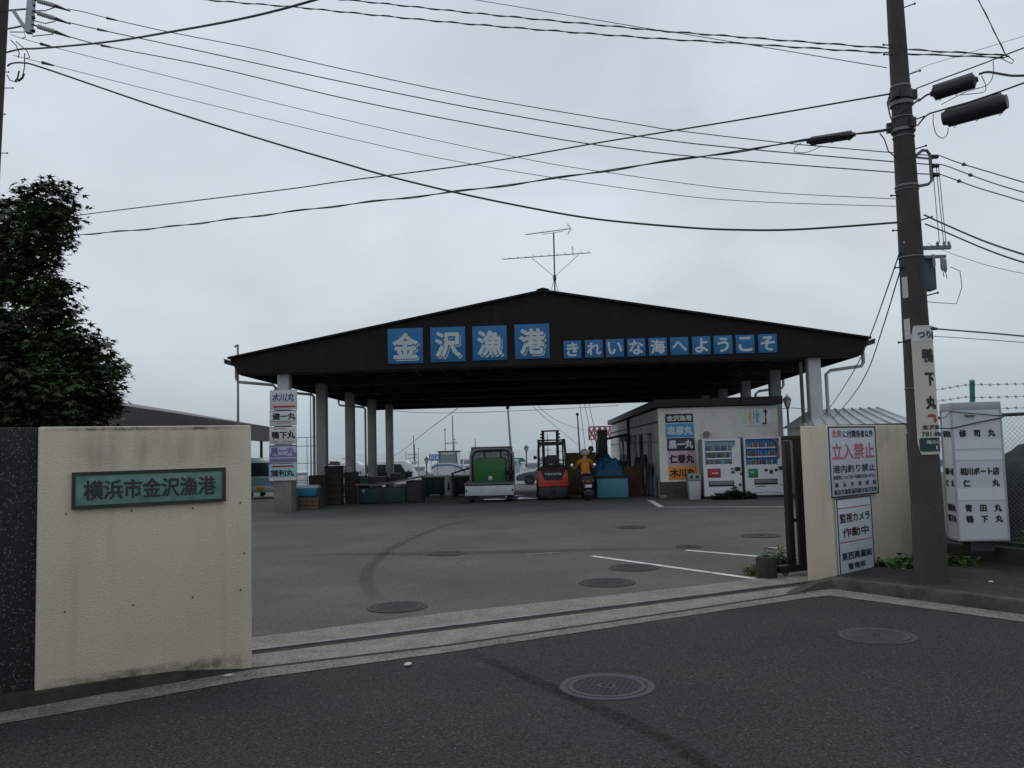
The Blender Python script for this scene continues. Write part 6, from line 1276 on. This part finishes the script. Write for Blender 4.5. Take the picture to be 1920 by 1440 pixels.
for i, (px, Y, s, lb_) in enumerate(((972,60.5,.8,'white foam box on the quay right of the truck'),(981,60.8,.85,'white foam box with dark lid behind the dark grey saloon'),(990,61,.75,'white foam box nearest the forklift behind the saloon'))):
    q = foot(px, Y); crate('foam_box', lb_, (q.x,q.y,q.z), rg.uniform(-.3,.3), .55*s, .4, .95*s if i != 1 else 1.15, mat('foam_bright',(.66,.67,.66),.8,var=.08), 'box', 'white foam boxes on the quay')
# right of the forklift
ybr = mat('yellow_brown_drum_paint', (.10,.075,.018), .75, var=.3, scale=4, dirt=(.035,.025,.015), dirt_amt=.8, dirt_scale=3)
p = foot(1090, 28.2); t = thing('tall_container', 'tall dirty yellow brown container right of the forklift', 'container', p, R(-2)); b = MB(); b.box(-.47,.47,0,.8,.06,1.40); b.build('body', ybr, t, bevel=.02); b = MB(); b.box(-.50,.50,-.03,.83,1.401,1.45); b.build('lid', gry, t)
for x in (-.45,0,.45): b = MB(); b.box(x-.025,x+.025,-.03,-.001,.08,1.38); b.build('rib', ybr, t)
bt = mat('blue_tarpaulin', (.012,.10,.20), .6, var=.25, scale=4)
p = foot(1143, 27.8); heap('covered_machine', 'machine under rumpled blue tarpaulin behind the pale blue box', 'tarpaulin', p, .62, .5, 1.45, bt, 9, .35)
p = foot(1130, 28.9); t = thing('stack_duct', 'tall black square duct standing behind the blue tarpaulin', 'duct', p, R(-2)); b = MB(); b.box(-.16,.16,-.15,.15,1.28,2.22); b.build('hood', fb, t, bevel=.01); b = MB(); b.box(-.14,.14,-.13,.13,0,1.28); b.build('base', gry, t); b = MB(); b.box(-.18,.18,-.17,.17,1.25,1.279); b.build('flange', edge_m, t)
p = foot(1146.5, 26.6); t = thing('blue_chest', 'pale blue box with dark lid in front of the blue tarpaulin', 'chest', p, R(-2)); b = MB(); b.box(-.48,.48,0,.6,.02,.63); b.build('body', mat('chest_blue',(.068,.235,.30),.55,var=.14,scale=3,dirt=(.06,.17,.22),dirt_amt=.5), t, bevel=.015); b = MB(); b.box(-.52,.54,-.05,.63,.631,.68); b.build('lid', brn, t, bevel=.01)
p = foot(1182, 27.6); crate('fish_crate', 'rust brown crate stack top beside the blue chest', (p.x,p.y,p.z), .05, .55, .6, .95, mat('rust_crate',(.09,.035,.02),.85,var=.3), group=None)
p = foot(1160, 28.4); crate('fish_crate', 'dark crate behind the blue chest with flat cover', (p.x,p.y,p.z), .0, .5, .5, 1.15, gry)
for yl, h, w, m, lb_ in ((1.35,1.02,.85,mat('panel_grey',(.085,.08,.078),.8,var=.2),'grey corrugated panel leaning on the near door of the office'),(3.2,1.30,.95,mat('panel_dark_grey',(.055,.052,.05),.8,var=.2),'darker tall panel leaning between the office doors'),(5.6,1.2,.8,mat('panel_brown_grey',(.06,.05,.042),.8,var=.2),'brown grey panel leaning furthest back on the office wall')):
    t = thing('leaning_panel', lb_, 'panel', OM @ Vector((-.30,yl,0)), TH, 'panels leaning on the office side wall'); b = MB(); b.prism([(-.0,0),(.04,0),(.26,h),(.22,h)], 0, w); b.build('sheet', m, t); b = MB()
    for k in range(4): y = w*(k+.5)/4; b.prism([(-.012,.02),(-.001,.02),(.205,h-.03),(.195,h-.03)], y-.02, y+.02)
    b.build('rib', m, t)
t = thing('blue_sheet', 'narrow blue board standing against the office corner', 'board', OM @ Vector((-.10,.55,0)), TH); b = MB(); b.box(-.04,0,0,.35,0,.68); b.build('board', blue_m, t); b = MB(); b.box(-.05,-.041,.02,.06,.02,.66); b.build('batten', brn, t)
t = thing('teal_basket', 'small teal basket on the ground beside the office door', 'basket', OM @ Vector((-.55,1.6,0)), TH); b = MB(); b.prism([(-.13,0),(.13,0),(.17,.24),(-.17,.24)], -.14, .14); b.build('basket', mat('basket_teal',(.02,.13,.15),.6), t); b = MB(); b.tube([(-.17,0,.24),(-.1,0,.36),(.1,0,.36),(.17,0,.24)], .01, 5); b.build('handle', kt_dark, t)
t = thing('rubble_stone', 'pale lump of broken concrete at the office corner', 'stone', OM @ Vector((.02,-.35,0)), .4); b = MB(); b.ball((0,0,.06), .12, 10, 7, (1.2,.9,.7)); o = b.build('lump', conc_gutter, t)
for v in o.data.vertices: v.co += v.co.normalized()*.03*noise.noise(v.co*14)

# ------------------------------------------------------------------ lamps, masts, quay and boats
def lantern(px, Y, H, label):
    p = foot(px, Y); t = thing('street_lamp', label, 'street lamp', p, 0, 'lantern street lamps'); b = MB(); b.lathe([(.10,0),(.10,.35),(.045,.42),(.04,H-.62),(.07,H-.58),(.07,H-.54)], n=12); b.build('post', mat('lamp_post_dark',(.035,.05,.05),.5), t)
    b = MB(); b.lathe([(.08,H-.535),(.16,H-.25)], n=6); b.build('lantern_glass', mat('lantern_glass',(.40,.43,.40),.2), t); b = MB(); b.lathe([(.19,H-.248),(.17,H-.20),(.06,H-.09),(.02,H-.06),(.02,H)], n=6); b.build('lantern_cap', mat('lamp_cap',(.06,.075,.075),.5), t)
    b = MB()
    for k in range(6): a = k*1.0472; b.tube([(.083*math.cos(a),.083*math.sin(a),H-.535),(.166*math.cos(a),.166*math.sin(a),H-.25)], .008, 4)
    b.build('glazing_bar', mat('lamp_cap',(.06,.075,.075),.5), t)
lantern(1481, 34.5, 3.72, 'lantern street lamp beside the black gate, right of the office')
lantern(987, 63, 2.85, 'distant lantern lamp on the quay left of the forklift')
lantern(799.5, 63.2, 2.2, 'distant lantern lamp on the quay left of the boat cabin')
p = foot(446.5, 30); tz = at(446, 646, 30).z; t = thing('lamp_pole', 'thin grey lamp pole with short arm left of the shed eaves', 'street lamp', p); b = MB(); b.tube([(0,0,0),(0,0,tz-p.z)], .05, 8, r1=.035); b.build('post', paint('pole_grey',(.25,.26,.27),.5), t); b = MB(); b.tube([(0,0,tz-p.z-.02),(-.12,0,tz-p.z-.08)], .04, 6); b.build('lamp_head', paint('pole_grey',(.25,.26,.27),.5), t)
def mast(px, y0, Y, r, label, name='mast_pole', m=None, lean=0, z0=None):
    a = at(px, y0, Y); g = gz(Y) if Y < 64 else -2.1; t = thing(name, label, 'pole', (a.x-lean,a.y,g)); b = MB(); b.tube([(0,0,0),(lean,0,a.z-g)], r, 6, r1=r*.6); b.build('pole', m or mat('mast_grey',(.22,.23,.24),.6), t); b = MB(); b.ball((lean,0,a.z-g), r*1.3, 6, 5); b.build('cap', kt_dark, t)
mast(582, 735, 45, .045, 'thin pale pole standing between the first two left columns'); mast(952, 764, 60, .11, 'tall pale pole rising behind the small truck cab', lean=-.25)
mast(1082.5, 777, 66, .10, 'tall slim pole with reddish bands behind the yellow brown container', m=mat('mast_reddish',(.20,.14,.13),.6), lean=-.2)
for px, y, lb_ in ((761,848,'short dark pole on the quay left of the lantern'),(784,841,'taller thin pole on the quay between van and boat'),(852,824,'very thin faint pole right of the boat mast')): mast(px, y, 66, .035, lb_)
t = thing('net_rack', 'faint thin drying rack frame right of the sign column', 'rack', foot(566,50)); b = MB()
for x in (-.9,-.3,.3,.9): b.tube([(x,0,0),(x,0,3.2)], .02, 5)
b.build('upright', galv, t)
for z in (3.2,2.7,1.7,.7): b = MB(); b.tube([(-1.0,0,z),(1.0,0,z)], .02, 5); b.build('crossbar', galv, t)
t = thing('guard_rail', 'low pale guard rail along the quay behind the blue tub', 'railing', foot(575,60)); 
for z in (.55,.85): b = MB(); b.tube([(-2.5,0,z),(2.5,0,z)], .04, 6); b.build('rail', mat('rail_pale',(.4,.41,.41),.6), t)
for x in (-2.4,-.8,.8,2.4): b = MB(); b.tube([(x,0,0),(x,0,.9)], .04, 6); b.build('post', mat('rail_pale',(.4,.41,.41),.6), t)
def boat(label, px, Y, Lb, W, fb_h, rz, hullm, cabh=1.2, mast_h=0, stripe=None, banner=False):
    z = -2.1; a = at(px, 860, Y); t = thing('fishing_boat', label, 'boat', (a.x,Y,z), rz, 'fishing boats moored behind the quay'); n_ = 10; b = MB(); vs = []
    for i in range(n_+1):
        u = i/n_; hw_ = W/2*min(1, (u*4+.30))**.6 if u < .5 else W/2*(1-.12*(u-.5)*2); sh = fb_h*(1+.35*(1-u)**2); y = u*Lb
        vs += [(-hw_,y,sh),(-hw_*.85,y,sh*.45),(-hw_*.3,y+.05,-.2),(hw_*.3,y+.05,-.2),(hw_*.85,y,sh*.45),(hw_,y,sh)]
    b.add(vs, [(6*i+j,6*i+j+1,6*i+7+j,6*i+6+j) for i in range(n_) for j in range(5)]+[(6*i+5,6*i,6*i+6,6*i+11) for i in range(n_)]+[tuple(range(6)),tuple(range(6*n_+5,6*n_-1,-1))]); hu = b.build('hull', hullm, t)
    if stripe:
        b = MB(); pts = [(vs[6*i][0]-.012,vs[6*i][1]-.012,vs[6*i][2]-.16) for i in range(n_,-1,-1)]+[(vs[6*i+5][0]+.012,vs[6*i+5][1]-.012,vs[6*i+5][2]-.16) for i in range(n_+1)]; b.tube(pts, .07, 5); b.build('rubbing_strake', stripe, hu)
    y0 = Lb*.38; cw = W*.72; zc_ = fb_h*1.02
    b = MB(); b.prism([(y0,zc_),(y0+.25,zc_+cabh),(y0+Lb*.26,zc_+cabh),(y0+Lb*.28,zc_)], -cw/2, cw/2, 'yz'); ca = b.build('wheelhouse', vwht, t, bevel=.05)
    b = MB(); b.prism([(y0+.06,zc_+cabh*.38),(y0+.20,zc_+cabh*.88),(y0+.18,zc_+cabh*.88),(y0+.03,zc_+cabh*.38)], -cw/2+.12, cw/2-.12, 'yz'); b.build('windscreen', glass('boat_glass',(.10,.14,.15),.12), ca)
    b = MB(); b.prism([(y0+.1,zc_+cabh),(y0+.1,zc_+cabh+.09),(y0+Lb*.3,zc_+cabh+.09),(y0+Lb*.3,zc_+cabh)], -cw/2-.08, cw/2+.08, 'yz'); b.build('cabin_roof', kt_dark if banner else vwht, ca)
    if mast_h: b = MB(); b.tube([(.25,y0+Lb*.25,zc_+cabh),(.22,y0+Lb*.25,zc_+mast_h)], .06, 6, r1=.04); b.tube([(-.5,y0+Lb*.25,zc_+cabh+.75),(.6,y0+Lb*.25,zc_+cabh+.78)], .035, 5); b.build('mast', mat('mast_dark',(.09,.09,.09),.6), t)
    if banner:
        b = MB(); b.tube([(-.30,y0+.8,zc_+cabh),(-.30,y0+.8,zc_+cabh+1.9)], .03, 5); b.ball((-.30,y0+.8,zc_+cabh+1.95), .07, 8, 6); b.build('antenna', kt_dark, t); 
        for s in (-1,1): b = MB(); b.tube([(s*cw*.5,y0-.1,zc_+.1),(s*cw*.40,y0+.1,zc_+cabh+.06)], .04, 5); b.build('visor_frame', kt_dark, ca)
    return t
wh = mat('boat_white',(.62,.64,.64),.4,var=.08,dirt=(.4,.42,.42),dirt_amt=.4); bst = mat('strake_blue',(.08,.22,.38),.5)
boat('white fishing boat with blue strake, wheelhouse and tall mast, bow towards the shed', 831, 70, 9, 2.35, 2.02, R(-2), wh, 1.55, 4.75, bst, True)
boat('small white boat moored left of the big wheelhouse boat', 787, 74, 7, 1.9, 1.5, R(10), wh, .8)
boat('low white boat moored between the wheelhouse boat and the truck', 872, 76, 7, 1.9, 1.45, R(-8), wh, .8)
boat('white boat moored right of the truck behind the dark grey saloon', 1004, 72, 7, 1.9, 1.5, R(6), wh, .9); boat('cream boat with low cabin behind the forklift', 1052, 75, 7.5, 2.1, 1.5, R(4), mat('boat_cream',(.5,.47,.4),.5), .8)
boat('white boat moored at the left beyond the guard rail', 560, 76, 7, 2.0, 1.4, R(12), wh, .6); boat('white boat moored behind the crate stacks', 712, 75, 7, 2.0, 1.4, R(-6), wh, .6)
bl = mat('boat_pale_blue',(.30,.42,.48),.4)
for px, Y, W_, fb_, rz, m_, ch_, mh, lb_ in ((655,82,2.0,1.5,14,wh,.9,3.4,'far white boat with mast seen between the second and third left columns'),(748,86,2.1,1.6,-9,wh,1.0,3.8,'far white boat with mast just left of the lantern lamp'),(772,80,1.8,1.5,6,bl,.8,2.9,'far pale blue boat with short mast behind the white van'),(866,88,2.1,1.7,-12,wh,1.0,3.2,'far white boat with mast between the wheelhouse boat and the truck'),(968,84,1.9,1.6,9,bl,.9,2.8,'far pale blue boat with short mast right of the truck'),(1018,90,2.0,1.7,-6,wh,1.0,3.6,'far white boat with mast seen through the forklift'),(1068,86,2.0,1.6,8,wh,.9,3.0,'far white boat with mast between forklift and yellow brown container')):
    boat(lb_, px, Y, 7.5, W_, fb_, R(rz), m_, ch_, mh, bst if m_ is wh else None)
for px0, px1, ch, lb_ in ((804.5,813.5,'日','left blue banner with pale character beside the boat wheelhouse'),(814.5,824.5,'漁','right blue banner with pale character beside the boat wheelhouse')):
    a, c = at(px0, 858, 69), at(px1, 858, 69); w = c.x-a.x; t = board('boat_banner', lb_, 'banner', Matrix.Translation(((a.x+c.x)/2,69,a.z)), w, .52, mat('banner_blue',(.03,.13,.36),.6), .03); part(t, 'lettering', white_s, ('t',ch,0,0,w*.62,.34,.04))
    b = MB(); b.tube([(0,.05,-.26),(0,.05,-2.2)], .02, 5); b.build('stick', kt_dark, t)
gr = mat('green_sheet_roof',(.04,.17,.13),.6,var=.1); a, c = at(852,862,118), at(985,862,118); w = c.x-a.x; t = thing('green_shed', 'long low building with green roof across the harbour', 'building', ((a.x+c.x)/2,118,-2.1)); zt = a.z+2.1
b = MB(); b.prism([(-w/2-.3,zt-.75),(-w/2+.3,zt),(w/2-.3,zt),(w/2+.3,zt-.75)], -.3, 5); b.build('roof', gr, t); b = MB(); b.box(-w/2,w/2,0,4.7,-.2,zt-.76); wl_ = b.build('wall', vwht, t)
for k in range(4): b = MB(); x = -w/2+w*(k+.5)/4; b.box(x-.5,x+.5,-.03,-.001,.5,1.5); b.build('window', glass('boat_glass',(.10,.14,.15),.12), t)
pier = mat('pier_concrete',(.17,.17,.165),.9,var=.2); b = MB(); b.box(-60,70,119,128,-2.6,-1.6); struct(b.build('breakwater', pier))
rr_ = mat('red_white_lattice',(.45,.17,.18),.7,var=.3,scale=2); a = at(1128,822,110); t = thing('harbour_crane', 'pinkish red lattice crane top behind the black duct', 'crane', (a.x,110,-2.1)); H = a.z+2.1
b = MB()
for y in (-.35,.35):
    for z in (H-.1,H+1.5): b.tube([(-1.6,y,z),(2.6,y,z)], .13, 4)
    for k in range(6):
        x = -1.6+k*.7; b.tube([(x,y,H-.1),(x+.7,y,H+1.5)], .10, 4); b.tube([(x,y,H+1.5),(x+.7,y,H-.1)], .10, 4); b.tube([(x,y,H-.1),(x,y,H+1.5)], .10, 4)
b.build('boom_lattice', rr_, t); b = MB()
for x in (-.8,.8): b.tube([(x,0,0),(x*.6,0,H-.1)], .18, 5)
for k in range(4): b.tube([(-.8,0,H*k/4),(.75,0,H*(k+1)/4-.2)], .1, 4)
b.build('tower', rr_, t)
wire([(1000,763),(1022,783),(1045,802),(1088,838)], 42, 66, .012, 'rope falling right from the rear eave to the reddish pole', m=wire_g); wire([(1010,763),(1040,786),(1075,801),(1105,808),(1132,812)], 42, 66, .012, 'slack rope from the rear eave sagging to the black duct', m=wire_g)
for x0, x1, y1, lb_ in ((1086,1098,848,'left of three steep mooring stays beside the reddish pole'),(1095,1113,846,'middle of three steep mooring stays beside the reddish pole'),(1103,1122,842,'right of three steep mooring stays beside the reddish pole')): wire([(x0,752),((x0+x1)/2+.5,(752+y1)/2),(x1,y1)], 64, 64.5, .022, lb_, m=wire_g)
wire([(730,860),(757,843),(800,808),(840,779),(862,762),(880,748)], 66, 44, .018, 'straight stay rising right past the top of the boat mast', m=wire_g)
wire([(1448,770),(1478,765),(1520,768)], 33, 30, .012, 'thin wire running past the lantern street lamp', m=wire_g)
wire([(735,770),(800,774),(900,773),(1060,766),(1160,760)], 43, 44, .012, 'thin wire hanging just under the rear edge of the roof', m=wire_g)
# crumbs of stone and litter on the road
rg = random.Random(99); lit = mat('pale_litter',(.5,.5,.48),.8)
for i, (px, py, s, lb_) in enumerate(((765,1247,.035,'pale scrap of paper on the road below the gate rail'),(428,1268,.03,'small white stone in the gutter below the cream wall'),(1858,1092,.03,'white scrap of litter on the sidewalk right of the pole'))):
    p = gnd(px, py, .012 if i < 2 else .118); t = thing('litter_scrap', lb_, 'litter', p, rg.random()*3); b = MB(); b.ball((0,0,.008), s, 8, 5, (1.2,.8,.3)); o = b.build('scrap', lit, t)
